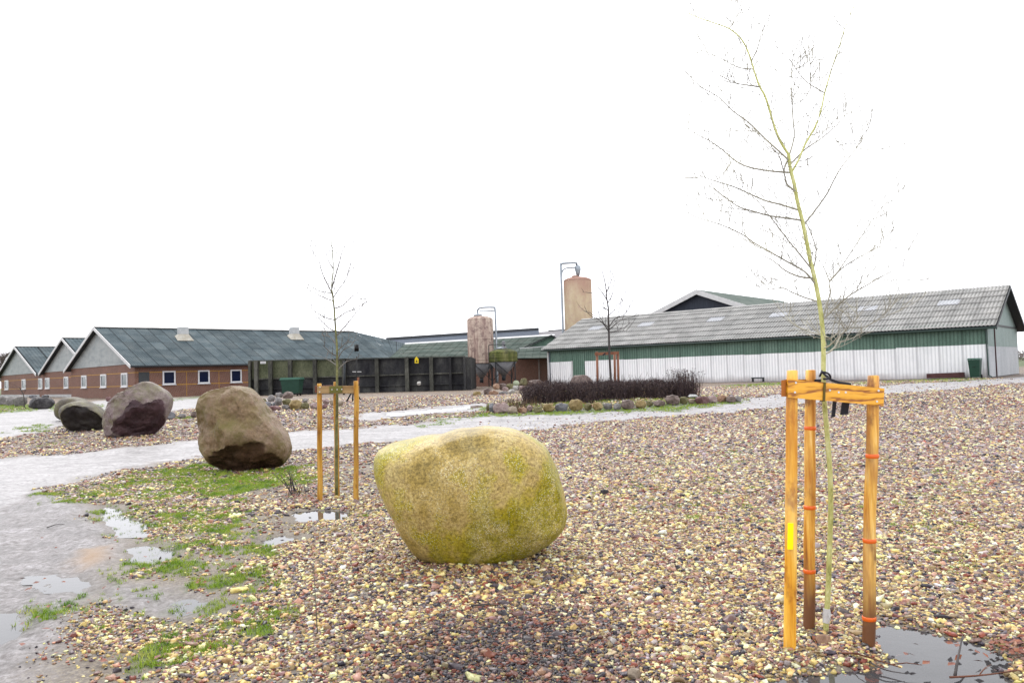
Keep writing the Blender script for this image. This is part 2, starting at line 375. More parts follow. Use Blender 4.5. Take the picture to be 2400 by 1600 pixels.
# ------------------------------------------------------------------ gravel, real stones scattered by geometry nodes
def scatter_group(name, mats, kindn):
    ng = bpy.data.node_groups.new(name, 'GeometryNodeTree')
    ng.interface.new_socket('Geometry', in_out='INPUT', socket_type='NodeSocketGeometry')
    ng.interface.new_socket('Geometry', in_out='OUTPUT', socket_type='NodeSocketGeometry')
    N = ng.nodes.new; L = ng.links.new
    gi = N('NodeGroupInput'); go = N('NodeGroupOutput'); join = N('GeometryNodeJoinGeometry')
    for k in range(6):
        ic = N('GeometryNodeMeshIcoSphere'); ic.inputs['Subdivisions'].default_value = 2; ic.inputs['Radius'].default_value = 1
        nzn = N('ShaderNodeTexNoise'); nzn.inputs['Scale'].default_value = .9; nzn.inputs['Detail'].default_value = 1
        pos = N('GeometryNodeInputPosition'); va = N('ShaderNodeVectorMath'); va.operation = 'ADD'; va.inputs[1].default_value = (k*7.3, k*3.1, k)
        L(pos.outputs[0], va.inputs[0]); L(va.outputs[0], nzn.inputs['Vector'])
        sb = N('ShaderNodeVectorMath'); sb.operation = 'SUBTRACT'; sb.inputs[1].default_value = (.5, .5, .5); L(nzn.outputs[1], sb.inputs[0])
        sc = N('ShaderNodeVectorMath'); sc.operation = 'SCALE'; sc.inputs['Scale'].default_value = 1.9; L(sb.outputs[0], sc.inputs[0])
        sp = N('GeometryNodeSetPosition'); L(ic.outputs[0], sp.inputs[0]); L(sc.outputs[0], sp.inputs['Offset'])
        tr = N('GeometryNodeTransform'); tr.inputs['Scale'].default_value = [(1.2, .9, .6), (1, .75, .55), (1.35, .8, .6), (1, 1, .7), (1.1, .9, .8), (1.5, .8, .5)][k]
        L(sp.outputs[0], tr.inputs[0])
        sm = N('GeometryNodeSetMaterial'); sm.inputs['Material'].default_value = mats; L(tr.outputs[0], sm.inputs[0])
        sh = N('GeometryNodeSetShadeSmooth'); L(sm.outputs[0], sh.inputs[0])
        g2 = N('GeometryNodeGeometryToInstance'); L(sh.outputs[0], g2.inputs[0]); L(g2.outputs[0], join.inputs[0])
    iop = N('GeometryNodeInstanceOnPoints'); L(gi.outputs[0], iop.inputs['Points']); L(join.outputs[0], iop.inputs['Instance'])
    iop.inputs['Pick Instance'].default_value = True
    def na(nm, typ):
        a = N('GeometryNodeInputNamedAttribute'); a.data_type = typ; a.inputs['Name'].default_value = nm; return a.outputs[0]
    L(na('idx', 'INT'), iop.inputs['Instance Index']); L(na('siz', 'FLOAT'), iop.inputs['Scale'])
    L(na('rot', 'FLOAT_VECTOR'), iop.inputs['Rotation']); L(iop.outputs[0], go.inputs[0])
    return ng
def points_obj(name, X, Y, Z, size, col, grp, label=None, rotmax=.5):
    me = bpy.data.meshes.new(name); me.vertices.add(len(X))
    me.vertices.foreach_set('co', np.stack([X, Y, Z], 1).astype(np.float32).ravel())
    n = len(X)
    me.attributes.new('idx', 'INT', 'POINT').data.foreach_set('value', rng.integers(0, 6, n).astype(np.int32))
    me.attributes.new('siz', 'FLOAT', 'POINT').data.foreach_set('value', size.astype(np.float32))
    r = np.stack([(rng.random(n)-.5)*2*rotmax, (rng.random(n)-.5)*2*rotmax, rng.random(n)*6.28], 1)
    me.attributes.new('rot', 'FLOAT_VECTOR', 'POINT').data.foreach_set('vector', r.astype(np.float32).ravel())
    me.attributes.new('pc', 'FLOAT_COLOR', 'POINT').data.foreach_set('color', np.concatenate([col, np.ones((n, 1))], 1).astype(np.float32).ravel())
    o = bpy.data.objects.new(name, me); S.collection.objects.link(o)
    md = o.modifiers.new('scatter', 'NODES'); md.node_group = grp; o['kind'] = 'stuff'
    if label: o['label'] = label
    return o
PEB, t, p = newmat('wet_pebble')
v_ = coords(t); c_ = attr(t, 'pc', 'INSTANCER', 'Color')
c_ = mixc(t, .5, c_, ramp(t, nz(t, v_, 1.7, 4), [(.3, (.2, .2, .2)), (.7, (.75, .75, .75))]), 'OVERLAY')
t.links.new(c_, p.inputs['Base Color']); p.inputs['Roughness'].default_value = .33
def ground_z(x, y, zn): return h0(x, y)+relief(x, y, zn)
palette = np.array(PAL)
def jitter_points(y0, y1, step, tmax=.78):
    ys = np.arange(y0, y1, step); out = []
    for yy in ys:
        xs = np.arange(-tmax*yy-.3, tmax*yy+.3, step); out.append(np.stack([xs, np.full(len(xs), yy)], 1))
    P = np.concatenate(out); P += (rng.random(P.shape)-.5)*step*1.3; return P[:, 0], P[:, 1]
XS, YS, SZ = [], [], []
for (a, b, st, sz) in ((2.4, 5.5, .0150, .0092), (5.5, 9, .0180, .0104), (9, 14, .025, .0132), (14, 22, .038, .0175), (22, 40, .075, .027)):
    x_, y_ = jitter_points(a, b, st); XS.append(x_); YS.append(y_); SZ.append(np.full(len(x_), sz))
X = np.concatenate(XS); Y = np.concatenate(YS); SZ = np.concatenate(SZ)
zn = zones(X, Y); road, mud, pud, gr, dark, brown = zn
dens = 1-.94*road-.84*mud*(1-gr*.3)-.55*gr-.97*pud**.6
dens -= .62*ss(.44, .62, fbm(X*1.1, Y*1.1, 91, 5))*ss(.5, -1.6, X)+.25*ss(-1.2, -2.6, X)
keep = (rng.random(len(X)) < dens)
X, Y, SZ, gr, dark, mud, road = X[keep], Y[keep], SZ[keep], gr[keep], dark[keep], mud[keep], road[keep]
zn = tuple(z[keep] for z in zn)
n = len(X); SZ = SZ*np.exp(rng.normal(0, .40, n)); SZ = np.clip(SZ*(1-.45*np.maximum(mud, road)), .005, .045)
w = np.array([.09, .09, .20, .21, .12, .13, .10, .12, .06]); wf = np.array([.10, .07, .11, .09, .20, .12, .12, .15, .24]); w2 = np.array([.34, .18, .05, .03, .15, .03, .20, .05, .04])  # near weights warmer: flash warmth painted in, plus real variation; far pinkish grey
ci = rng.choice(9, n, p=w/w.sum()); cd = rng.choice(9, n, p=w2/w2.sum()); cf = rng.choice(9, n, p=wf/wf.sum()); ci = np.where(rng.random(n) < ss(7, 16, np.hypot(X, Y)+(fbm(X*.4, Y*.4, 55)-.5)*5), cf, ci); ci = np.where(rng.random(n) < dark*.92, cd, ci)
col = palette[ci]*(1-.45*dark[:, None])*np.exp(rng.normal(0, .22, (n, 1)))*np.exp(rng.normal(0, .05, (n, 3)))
Z = ground_z(X, Y, zn)+SZ*.2
PG = scatter_group('pebbles', PEB, 'p')
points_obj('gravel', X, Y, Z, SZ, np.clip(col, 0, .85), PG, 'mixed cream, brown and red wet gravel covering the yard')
print('pebbles', n)
# ------------------------------------------------------------------ grass tufts (joined blades)
def grass_obj():
    x, y = jitter_points(2.6, 15, .030); x2, y2 = jitter_points(15, 30, .075); x3, y3 = jitter_points(30, 48, .25)
    X = np.concatenate([x, x2, x3]); Y = np.concatenate([y, y2, y3]); sc = np.concatenate([np.ones(len(x)), np.full(len(x2), 1.6), np.full(len(x3), 3.0)])
    zn = zones(X, Y); k = (rng.random(len(X)) < zn[3]*.8*(1-zn[2]*.8)); X, Y, sc = X[k], Y[k], sc[k]; zn = tuple(z[k] for z in zn)
    # bare spears standing in the shallow water and mud
    Z = ground_z(X, Y, zn); B = 9; n = len(X)
    ang = rng.random((n, B))*6.28; r = rng.random((n, B))*.022*sc[:, None]; hgt = (.013+.022*rng.random((n, B)))*sc[:, None]**.8*(.6+.6*fbm(X*2, Y*2, 8))[:, None]
    bx = X[:, None]+np.cos(ang)*r; by = Y[:, None]+np.sin(ang)*r; bz = np.repeat(Z[:, None], B, 1)
    a2 = rng.random((n, B))*6.28; w_ = .0026*sc[:, None]; lean = hgt*(.3+.9*rng.random((n, B))); la = rng.random((n, B))*6.28
    v0 = np.stack([bx-np.cos(a2)*w_, by-np.sin(a2)*w_, bz], -1); v1 = np.stack([bx+np.cos(a2)*w_, by+np.sin(a2)*w_, bz], -1)
    v2 = np.stack([bx+np.cos(la)*lean, by+np.sin(la)*lean, bz+hgt+.006], -1)
    Vv = np.stack([v0, v1, v2], 2).reshape(-1, 3); m_ = len(Vv)//3
    me = bpy.data.meshes.new('grass'); me.vertices.add(len(Vv)); me.vertices.foreach_set('co', Vv.astype(np.float32).ravel())
    me.loops.add(len(Vv)); me.loops.foreach_set('vertex_index', np.arange(len(Vv), dtype=np.int32))
    me.polygons.add(m_); me.polygons.foreach_set('loop_start', np.arange(0, 3*m_, 3, dtype=np.int32))
    me.update(); me.validate()
    g, t, p = newmat('grass_blade'); v_ = coords(t)
    t.links.new(ramp(t, nz(t, v_, 3.5, 6, .7), [(.34, (.11, .26, .015)), (.48, (.30, .45, .035)), (.66, (.56, .58, .12))]), p.inputs['Base Color'])
    p.inputs['Roughness'].default_value = .5; me.materials.append(g)
    o = bpy.data.objects.new('grass', me); S.collection.objects.link(o); o['kind'] = 'stuff'; o['label'] = 'short bright green grass and moss growing through the gravel'
    print('grass tris', m_)
grass_obj()
# ------------------------------------------------------------------ rocks
_ico = {}
def ico(sub):
    if sub not in _ico:
        b = bmesh.new(); bmesh.ops.create_icosphere(b, subdivisions=sub, radius=1)
        _ico[sub] = (np.array([v.co[:] for v in b.verts]), [tuple(v.index for v in f.verts) for f in b.faces]); b.free()
    return _ico[sub]
def rock_mat(name, cols, scale=1.6, rough=.55, spots=None, bmp=.6, lichen=None, dark=None, fresh=None):
    mt, t, p = newmat(name); v_ = coords(t); k = len(cols)
    c = ramp(t, nz(t, v_, scale, 9, .65), [(.3+.4*i/(k-1), q) for i, q in enumerate(cols)])
    f = nz(t, v_, 26, 6, .75); c = mixc(t, .6, c, ramp(t, f, [(.3, (.2, .2, .2)), (.7, (.85, .85, .85))]), 'OVERLAY')
    if lichen:
        lf = ramp(t, nz(t, v_, scale*1.3+.7, 8, .7), [(.44, (0, 0, 0)), (.64, (.9, .9, .9))]); c = mixc(t, lf, c, lichen)
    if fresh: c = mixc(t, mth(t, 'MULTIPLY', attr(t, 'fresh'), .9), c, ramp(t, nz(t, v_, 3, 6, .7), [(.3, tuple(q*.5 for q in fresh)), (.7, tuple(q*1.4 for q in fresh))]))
    if dark:
        df = ramp(t, nz(t, v_, scale*.9+.3, 5, .6), [(.45, (0, 0, 0)), (.68, (1, 1, 1))]); c = mixc(t, mth(t, 'MULTIPLY', df, .45), c, dark)
    if spots:
        vo = node(t, 'ShaderNodeTexVoronoi'); vo.inputs['Scale'].default_value = 42; t.links.new(v_, vo.inputs['Vector'])
        sf = ramp(t, vo.outputs['Distance'], [(.10, (1, 1, 1)), (.26, (0, 0, 0))]); g = ramp(t, nz(t, v_, 2.1, 4), [(.45, (0, 0, 0)), (.62, (1, 1, 1))])
        c = mixc(t, mixc(t, 1.0, sf, g, 'MULTIPLY'), c, spots)
    t.links.new(c, p.inputs['Base Color']); p.inputs['Roughness'].default_value = rough
    h = mth(t, 'ADD', mth(t, 'MULTIPLY', f, .5), nz(t, v_, 6, 8, .7)); bump(t, p, h, bmp, .03); return mt
def sil_rock(outline, Y, depth, seed, noise_amp=.03, sub=5, ex=.75, cuts=(), nscale=1.5, back=1.0, under=.5, fresh=(), smooth=1, cutn=.13):
    pts = [at(x, y, Y) for x, y in outline]
    P = np.array([[q.x, q.z] for q in pts]); c = (P.max(0)+P.min(0))/2
    th = np.arctan2(P[:, 1]-c[1], P[:, 0]-c[0]); r = np.hypot(P[:, 0]-c[0], P[:, 1]-c[1]); o = np.argsort(th); th, r = th[o], r[o]
    th = np.concatenate([th-2*np.pi, th, th+2*np.pi]); r = np.tile(r, 3)
    vs, fs = ico(sub); d = vs
    a = np.arctan2(d[:, 2], d[:, 0]); rho = np.hypot(d[:, 0], d[:, 2])
    rad = sum(np.interp(((a+q+np.pi) % (2*np.pi))-np.pi, th, r) for q in (-.1*smooth, -.04*smooth, 0, .04*smooth, .1*smooth))/5
    rp = rho**ex; dy = np.sign(d[:, 1])*np.abs(d[:, 1])**ex
    X = c[0]+np.cos(a)*rad*rp; Zz = c[1]+np.sin(a)*rad*rp
    lowf = np.clip((c[1]-Zz)/r.mean(), 0, 1)
    Yy = Y+dy*depth*np.where(dy > 0, back, 1)*(1-under*lowf)
    out = np.stack([X, Yy, Zz], 1); cc = np.array([c[0], Y, c[1]])
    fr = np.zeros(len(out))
    for ki, (nrm, dd) in enumerate(cuts):
        nn = np.array(nrm, float); nn /= np.linalg.norm(nn); s_ = (out-cc)@nn-dd*r.mean()
        if sub >= 5: s_ = s_+np.array([mnoise.fractal(Vector(o_)*1.5/r.mean()+Vector((seed*2.2, ki*5.1, 3)), .8, 2.1, 5) for o_ in out])*cutn*r.mean()
        out = out-np.outer(np.where(s_ > 0, s_*.93, 0), nn)
        if ki in fresh: fr = np.maximum(fr, ss(0, .04*r.mean(), s_))  # cut faces darkened: broken rock colour with undercut shade painted in
    R = r.mean()
    for i in range(len(out)):
        q = Vector(out[i])*nscale/R+Vector((seed*3.1, seed, 0))
        k = mnoise.fractal(q, .9, 2.1, 5)*noise_amp*R
        k2 = abs(mnoise.fractal(q*1.7+Vector((9, 2, 4)), .9, 2.1, 5)); k -= max(0, .10-k2)*noise_amp*R*3.0
        e = out[i]-cc; out[i] += e/(np.linalg.norm(e)+1e-6)*k
    mb = MB(); mb.v = [tuple(q) for q in out]; mb.f = fs; mb.fresh = fr; return mb, Vector((c[0], Y, float(P[:, 1].min())))
# the five large boulders
OLIVE, t, p = newmat('algae_boulder'); v_ = coords(t); vs_ = coords(t, (1, 1, .35))
c = ramp(t, nz(t, v_, 1.3, 8, .62), [(.32, (.20, .14, .03)), (.40, (.42, .30, .08)), (.46, (.54, .40, .15)), (.52, (.44, .35, .035)), (.58, (.32, .28, .010)), (.64, (.50, .40, .09)), (.70, (.62, .48, .25))])
c = mixc(t, ramp(t, nz(t, vs_, 5, 6), [(.48, (0, 0, 0)), (.66, (.45, .45, .45))]), c, (.54, .44, .20))
f = nz(t, v_, 45, 6, .85); c = mixc(t, .85, c, ramp(t, f, [(.36, (.12, .12, .12)), (.64, (.88, .88, .88))]), 'OVERLAY')
vo = node(t, 'ShaderNodeTexVoronoi'); vo.inputs['Scale'].default_value = 75; t.links.new(v_, vo.inputs['Vector'])
sp_ = ramp(t, vo.outputs['Distance'], [(.16, (1, 1, 1)), (.36, (0, 0, 0))]); gg = ramp(t, nz(t, v_, 2.6, 5, .7), [(.47, (0, 0, 0)), (.62, (.9, .9, .9))])
c = mixc(t, mixc(t, 1.0, sp_, gg, 'MULTIPLY'), c, (.98, .96, .72))
t.links.new(c, p.inputs['Base Color']); p.inputs['Roughness'].default_value = .38
bump(t, p, mth(t, 'ADD', mth(t, 'MULTIPLY', f, .35), nz(t, v_, 7, 6)), .5, .02)
def boulder(outline, basepx, depth, seed, mat, label, name='boulder', **kw):
    g = gnd(*basepx); Yc = g.y+depth*.45
    mb, c = sil_rock(outline, Yc, depth, seed, **kw)
    b = Vector((c.x, c.y, float(h0(c.x, c.y))))
    o = single(name, mb, mat, b, label, 'boulder', smooth=True)
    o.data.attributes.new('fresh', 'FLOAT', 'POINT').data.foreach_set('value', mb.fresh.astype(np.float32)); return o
Z3 = lambda L, s, ox, oy: [(ox+a/s, oy+b/s) for a, b in L]
boulder(Z3([(95, 400), (115, 320), (200, 265), (400, 215), (700, 160), (1000, 95), (1250, 85), (1420, 105), (1600, 180), (1740, 280), (1810, 420), (1870, 600), (1920, 800), (1935, 900), (1900, 1050), (1780, 1180), (1600, 1290), (1350, 1380), (1000, 1432), (800, 1425), (620, 1370), (480, 1300), (380, 1160), (280, 950), (180, 750), (110, 560)], 4.126, 860, 980),
        (1090, 1320), .55, 1, OLIVE, 'large rounded boulder covered in yellow green algae, nearest of all', noise_amp=.016, ex=.62, sub=6, nscale=1.2,
        smooth=.35, cuts=[((-.05, -1, .75), .84), ((.6, -1, -.1), .88)], under=.40, cutn=.03)
B2 = rock_mat('brown_boulder_stone', [(.11, .068, .025), (.25, .165, .095), (.33, .24, .17), (.21, .125, .075)], 1.3, .5, lichen=(.18, .15, .045), dark=(.16, .08, .05), bmp=.9, fresh=(.07, .035, .02))  # dark underside: overhang shade and wetness painted into the stone
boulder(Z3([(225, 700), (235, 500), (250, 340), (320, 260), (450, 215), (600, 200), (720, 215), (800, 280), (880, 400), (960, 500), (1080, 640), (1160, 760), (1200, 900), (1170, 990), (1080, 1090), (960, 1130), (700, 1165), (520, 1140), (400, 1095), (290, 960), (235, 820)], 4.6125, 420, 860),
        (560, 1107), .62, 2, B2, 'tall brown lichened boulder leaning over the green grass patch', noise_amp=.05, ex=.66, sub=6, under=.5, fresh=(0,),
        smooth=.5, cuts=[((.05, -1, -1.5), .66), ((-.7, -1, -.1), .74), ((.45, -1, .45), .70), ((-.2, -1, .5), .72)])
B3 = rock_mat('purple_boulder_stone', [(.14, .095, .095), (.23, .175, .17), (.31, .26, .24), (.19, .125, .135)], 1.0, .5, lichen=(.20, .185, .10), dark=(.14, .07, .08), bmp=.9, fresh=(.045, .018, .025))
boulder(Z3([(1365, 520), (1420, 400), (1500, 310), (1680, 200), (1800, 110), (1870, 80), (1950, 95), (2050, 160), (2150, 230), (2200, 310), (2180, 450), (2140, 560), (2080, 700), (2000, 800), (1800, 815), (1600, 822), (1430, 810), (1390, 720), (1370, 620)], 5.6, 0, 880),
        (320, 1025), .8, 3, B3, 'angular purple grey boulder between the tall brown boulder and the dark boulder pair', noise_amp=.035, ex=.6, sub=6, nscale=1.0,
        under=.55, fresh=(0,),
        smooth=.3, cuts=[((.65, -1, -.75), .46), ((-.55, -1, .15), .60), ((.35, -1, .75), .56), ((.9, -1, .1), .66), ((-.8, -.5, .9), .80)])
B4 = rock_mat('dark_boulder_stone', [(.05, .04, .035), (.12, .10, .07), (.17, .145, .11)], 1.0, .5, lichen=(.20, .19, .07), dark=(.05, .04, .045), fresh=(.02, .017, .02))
boulder(Z3([(755, 450), (770, 370), (830, 310), (930, 282), (1030, 295), (1110, 325), (1150, 400), (1100, 560), (950, 600), (840, 590), (760, 545)], 5.6, 0, 880), (150, 985), .5, 4, B4, 'smaller mossy boulder half hidden behind the round dark boulder', noise_amp=.04, sub=5)
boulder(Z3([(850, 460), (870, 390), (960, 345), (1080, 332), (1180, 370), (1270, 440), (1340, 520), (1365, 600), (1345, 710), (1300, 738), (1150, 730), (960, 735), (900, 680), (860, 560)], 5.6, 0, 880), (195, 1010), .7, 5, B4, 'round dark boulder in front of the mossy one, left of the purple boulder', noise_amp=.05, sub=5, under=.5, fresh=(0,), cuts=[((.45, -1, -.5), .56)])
# smaller stones: colours
RC = {'grey': [(.13, .12, .12), (.24, .22, .21), (.33, .30, .28)], 'blue grey': [(.10, .105, .12), (.19, .19, .21), (.26, .26, .28)],
      'golden': [(.15, .09, .02), (.33, .23, .07), (.42, .33, .15)], 'olive': [(.07, .065, .02), (.17, .15, .05), (.26, .23, .10)],
      'orange': [(.20, .08, .04), (.36, .20, .11), (.42, .28, .18)], 'pink': [(.22, .13, .12), (.36, .25, .23), (.42, .33, .30)],
      'brown': [(.08, .055, .045), (.19, .13, .11), (.28, .21, .18)], 'maroon': [(.09, .035, .035), (.20, .09, .09), (.28, .17, .16)],
      'tan': [(.20, .15, .09), (.34, .26, .18), (.44, .37, .28)], 'black': [(.015, .013, .015), (.05, .045, .05), (.12, .11, .11)],
      'pale': [(.35, .33, .30), (.5, .48, .44), (.6, .58, .55)], 'pale green': [(.25, .30, .17), (.38, .44, .27), (.46, .5, .36)]}
RC = {k: [tuple((.80*x+.20*sum(q)/3) for x in q) for q in v] for k, v in RC.items()}
RM = {k: rock_mat(k.replace(' ', '_')+'_stone', v, 4.5, .55, bmp=.5) for k, v in RC.items()}
sidx = [10]
def stone(x0, x1, y0, y1, colr, label, group=None, Y=None, ang=.3, cat='stone', name='stone', deep=None, seat=True):
    sidx[0] += 1; s_ = sidx[0]; rr = random.Random(s_)
    if Y is None: g = gnd((x0+x1)/2, y1-1); Y = g.y
    cx, cy = (x0+x1)/2, (y0+y1)/2; a, b = (x1-x0)/2, (y1-y0)/2; out = []
    n = rr.choice([6, 7, 8]); ph = rr.random()*6
    for k in range(24):
        g_ = 6.2832*k/24; sq = 1/max(abs(math.cos(g_)), abs(math.sin(g_)))
        fac = 1-ang*.4*(1-math.cos(n*g_+ph))/2*rr.uniform(.6, 1); e = 1+(sq-1)*.25
        out.append((cx+a*math.cos(g_)*fac*e, cy+b*math.sin(g_)*fac*e))
    dep = deep or (x1-x0)/2*Y/FPX*rr.uniform(.7, .95); Yc = Y+dep*.6
    cuts = [((rr.uniform(-1, 1), -1, rr.uniform(-.6, 1)), rr.uniform(.45, .8)) for _ in range(5)]+[((rr.uniform(-1, 1), -.5, rr.uniform(.3, 1)), rr.uniform(.75, .95))]
    mb, c = sil_rock(out, Yc, dep, s_, noise_amp=.10, sub=4, ex=.8, cuts=cuts)
    return single(name, mb, RM[colr], (c.x, c.y, c.z), label, cat, group, smooth=True)
ORD = ['first', 'second', 'third', 'fourth', 'fifth', 'sixth', 'seventh', 'eighth', 'ninth', 'tenth', 'eleventh', 'twelfth', 'thirteenth', 'fourteenth', 'fifteenth', 'sixteenth', 'seventeenth', 'eighteenth', 'nineteenth', 'twentieth', 'twenty-first', 'twenty-second', 'twenty-third', 'twenty-fourth', 'twenty-fifth', 'twenty-sixth']
edging = [(135, 172, 300, 365, 'olive', 'small mossy'), (160, 205, 285, 375, 'blue grey', 'upright dark grey'), (185, 330, 288, 376, 'pink', 'large pinkish grey'), (312, 392, 315, 380, 'tan', 'low yellowish'), (385, 470, 325, 375, 'orange', 'reddish orange'), (465, 515, 310, 362, 'pink', 'small pink'), (515, 597, 322, 372, 'olive', 'flat mossy'), (595, 692, 293, 366, 'golden', 'round golden brown'), (692, 800, 290, 362, 'blue grey', 'smooth blue grey'), (803, 926, 257, 358, 'golden', 'biggest yellow'), (930, 995, 287, 353, 'olive', 'blocky dark olive'), (997, 1084, 282, 353, 'golden', 'egg shaped golden'), (1085, 1165, 288, 346, 'grey', 'pointed grey green'), (1165, 1236, 292, 348, 'grey', 'rounded pinkish grey'), (1230, 1345, 265, 346, 'brown', 'wide purplish brown'), (1345, 1435, 268, 336, 'golden', 'cracked olive yellow'), (1435, 1490, 270, 319, 'olive', 'small olive gold'), (1490, 1598, 268, 320, 'brown', 'low angular brown'), (1588, 1708, 223, 309, 'brown', 'tall smooth grey brown'), (1705, 1775, 238, 303, 'olive', 'round olive'), (1775, 1830, 255, 302, 'tan', 'small tan'), (1825, 1950, 235, 305, 'maroon', 'wide purple'), (1932, 2012, 228, 296, 'pink', 'rounded pale pink'), (2005, 2090, 225, 287, 'orange', 'split salmon coloured'), (2080, 2165, 235, 291, 'brown', 'slanting brown'), (2150, 2205, 230, 286, 'grey', 'mossy grey')]
for i, (a, b, c, d, colr, w_) in enumerate(edging):
    stone(1100+a/3.459, 1100+b/3.459, 860+c/3.459, 860+d/3.459, colr, f'{w_} stone, {ORD[i]} from the left in the edging of the planted bed', 'stones edging the planted bed')
stone(1100+300/3.459, 1100+360/3.459, 860+252/3.459, 860+292/3.459, 'tan', 'tan stone inside the bed at its left tip, behind the edging', Y=27.5)
heap = [(865, 950, 335, 440, 'olive', 'mossy olive', 'leftmost of all', 2), (905, 1000, 370, 442, 'blue grey', 'dark grey', 'low at the left end', .6), (950, 1035, 300, 378, 'grey', 'pale grey', 'second layer at the left', 1.0), (1030, 1122, 275, 335, 'grey', 'broad grey', 'top left of the heap', 1.5), (1110, 1238, 265, 345, 'brown', 'long grey brown', 'topmost, pointing right', 1.3), (1028, 1112, 320, 422, 'grey', 'upright grey', 'in the middle of the heap', .7), (1113, 1217, 340, 412, 'olive', 'greenish grey', 'centre right of the heap', .5), (1190, 1332, 350, 472, 'golden', 'big golden brown', 'largest in the heap', .2), (960, 1102, 415, 487, 'maroon', 'dark red', 'bottom left of the heap', 0), (1000, 1042, 378, 428, 'blue grey', 'small bluish', 'wedged above the dark red stone', .5), (1108, 1195, 408, 460, 'grey', 'low shaded', 'bottom middle of the heap', .3), (1318, 1408, 380, 458, 'olive', 'square olive', 'right of the big golden one', .1), (1328, 1392, 335, 382, 'grey', 'small grey', 'behind the square olive stone', 1.0), (1402, 1505, 385, 452, 'pink', 'rosy brown', 'beside the left tree stake', 0), (1545, 1628, 345, 402, 'pink', 'rounded pink', 'between the left and middle stakes', .9), (1545, 1602, 398, 452, 'maroon', 'reddish', 'lowest between the two stakes', 0), (1618, 1782, 343, 422, 'tan', 'long pinkish tan', 'rightmost', .4)]
for (a, b, c, d, colr, w_, pos, dz) in heap:
    gy = gnd(680, 962).y
    stone(420+a/4.6125, 420+b/4.6125, 860+c/4.6125, 860+d/4.6125, colr, f'{w_} stone in the heap by the green container, {pos}', 'stones heaped by the green container', Y=gy+dz)
heap2 = [(968, 1052, 1240, 1292, 'golden', 'yellow', 'leftmost in the heap', 0), (1070, 1150, 1212, 1282, 'brown', 'brown', 'second from the left', .6), (1118, 1212, 1235, 1287, 'orange', 'orange red', 'at the foot of the heap', 0), (1153, 1222, 1168, 1228, 'orange', 'rounded salmon', 'on the left shoulder', 1.6), (1203, 1292, 1168, 1232, 'brown', 'tan brown', 'on top beside the salmon one', 1.8), (1208, 1302, 1240, 1282, 'grey', 'flat grey', 'low in the middle', .3), (1240, 1302, 1200, 1243, 'pink', 'pinkish', 'in the middle of the pile', 1.1), (1278, 1352, 1170, 1228, 'olive', 'dark olive', 'in the upper middle', 1.7), (1300, 1362, 1220, 1277, 'pale', 'pale', 'low right of the middle', .6), (1340, 1402, 1140, 1204, 'pale green', 'pale green angular', 'standing on top', 2.0), (1403, 1477, 1120, 1194, 'olive', 'upright grey green slab', 'highest of all', 2.3), (1475, 1622, 1138, 1198, 'brown', 'long brown', 'behind the hedge at the right end', 2.6), (1338, 1402, 1188, 1238, 'pale', 'whitish', 'just below the pale green one', 1.3), (1392, 1452, 1188, 1242, 'pink', 'rose coloured', 'below the upright slab', 1.2), (1360, 1442, 1235, 1279, 'tan', 'light tan', 'bottom right beside the hedge', .2)]
for (a, b, c, d, colr, w_, pos, dz) in heap2:
    gy = gnd(1150, 926).y
    stone(860+a/3.92, 860+b/3.92, 600+c/3.92, 600+d/3.92, colr, f'{w_} stone in the heap before the silos, {pos}', 'stones heaped before the silos', Y=gy+dz)
for (a, b, c, d, colr, lab) in [(-40, 132, 268, 392, 'grey', 'grey topped rock cut by the left picture edge'), (62, 200, 268, 402, 'grey', 'pale grey slanting rock, second from the left edge'), (172, 352, 258, 412, 'grey', 'mottled grey rock behind the little bare sapling'), (358, 704, 278, 442, 'black', 'broad dark rock with a pale top, right end of the far row'), (385, 480, 252, 302, 'blue grey', 'small bluish rock by the white plinth, above the mottled rock'), (538, 640, 254, 296, 'blue grey', 'small grey rock by the white plinth, behind the broad dark rock')]:
    stone(a/5.6, b/5.6, 880+c/5.6, 880+d/5.6, colr, lab, 'rocks in a far row at the left', cat='rock', name='rock')
for (a, b, c, d, colr, lab) in [(1385, 1462, 275, 342, 'maroon', 'small dark red rock near the brick wall, just left of the purple boulder')]:
    stone(a/5.6, b/5.6, 880+c/5.6, 880+d/5.6, colr, lab, cat='rock', name='rock')
for (a, b, c, d, colr, lab) in [(382, 411, 964, 982, 'blue grey', 'dark low stone touching the right side of the purple boulder'), (415, 436, 968, 980, 'grey', 'small round grey stone between the two tall boulders'), (446, 473, 962, 980, 'brown', 'brown wedge stone half behind the tall brown boulder')]:
    stone(a, b, c, d, colr, lab)
stone(1334, 1390, 877, 925, 'brown', 'large brown rock rising behind the dark hedge', Y=31, cat='rock', name='rock')
stone(1911, 1949, 1486, 1513, 'orange', 'reddish stone lying on the gravel at the foot of the young tree', Y=None)
stone(1470, 1502, 1565, 1590, 'tan', 'rounded brownish cobble at the bottom centre of the gravel')
stone(1406, 1428, 1146, 1162, 'black', 'small black stone right of the yellow green boulder')
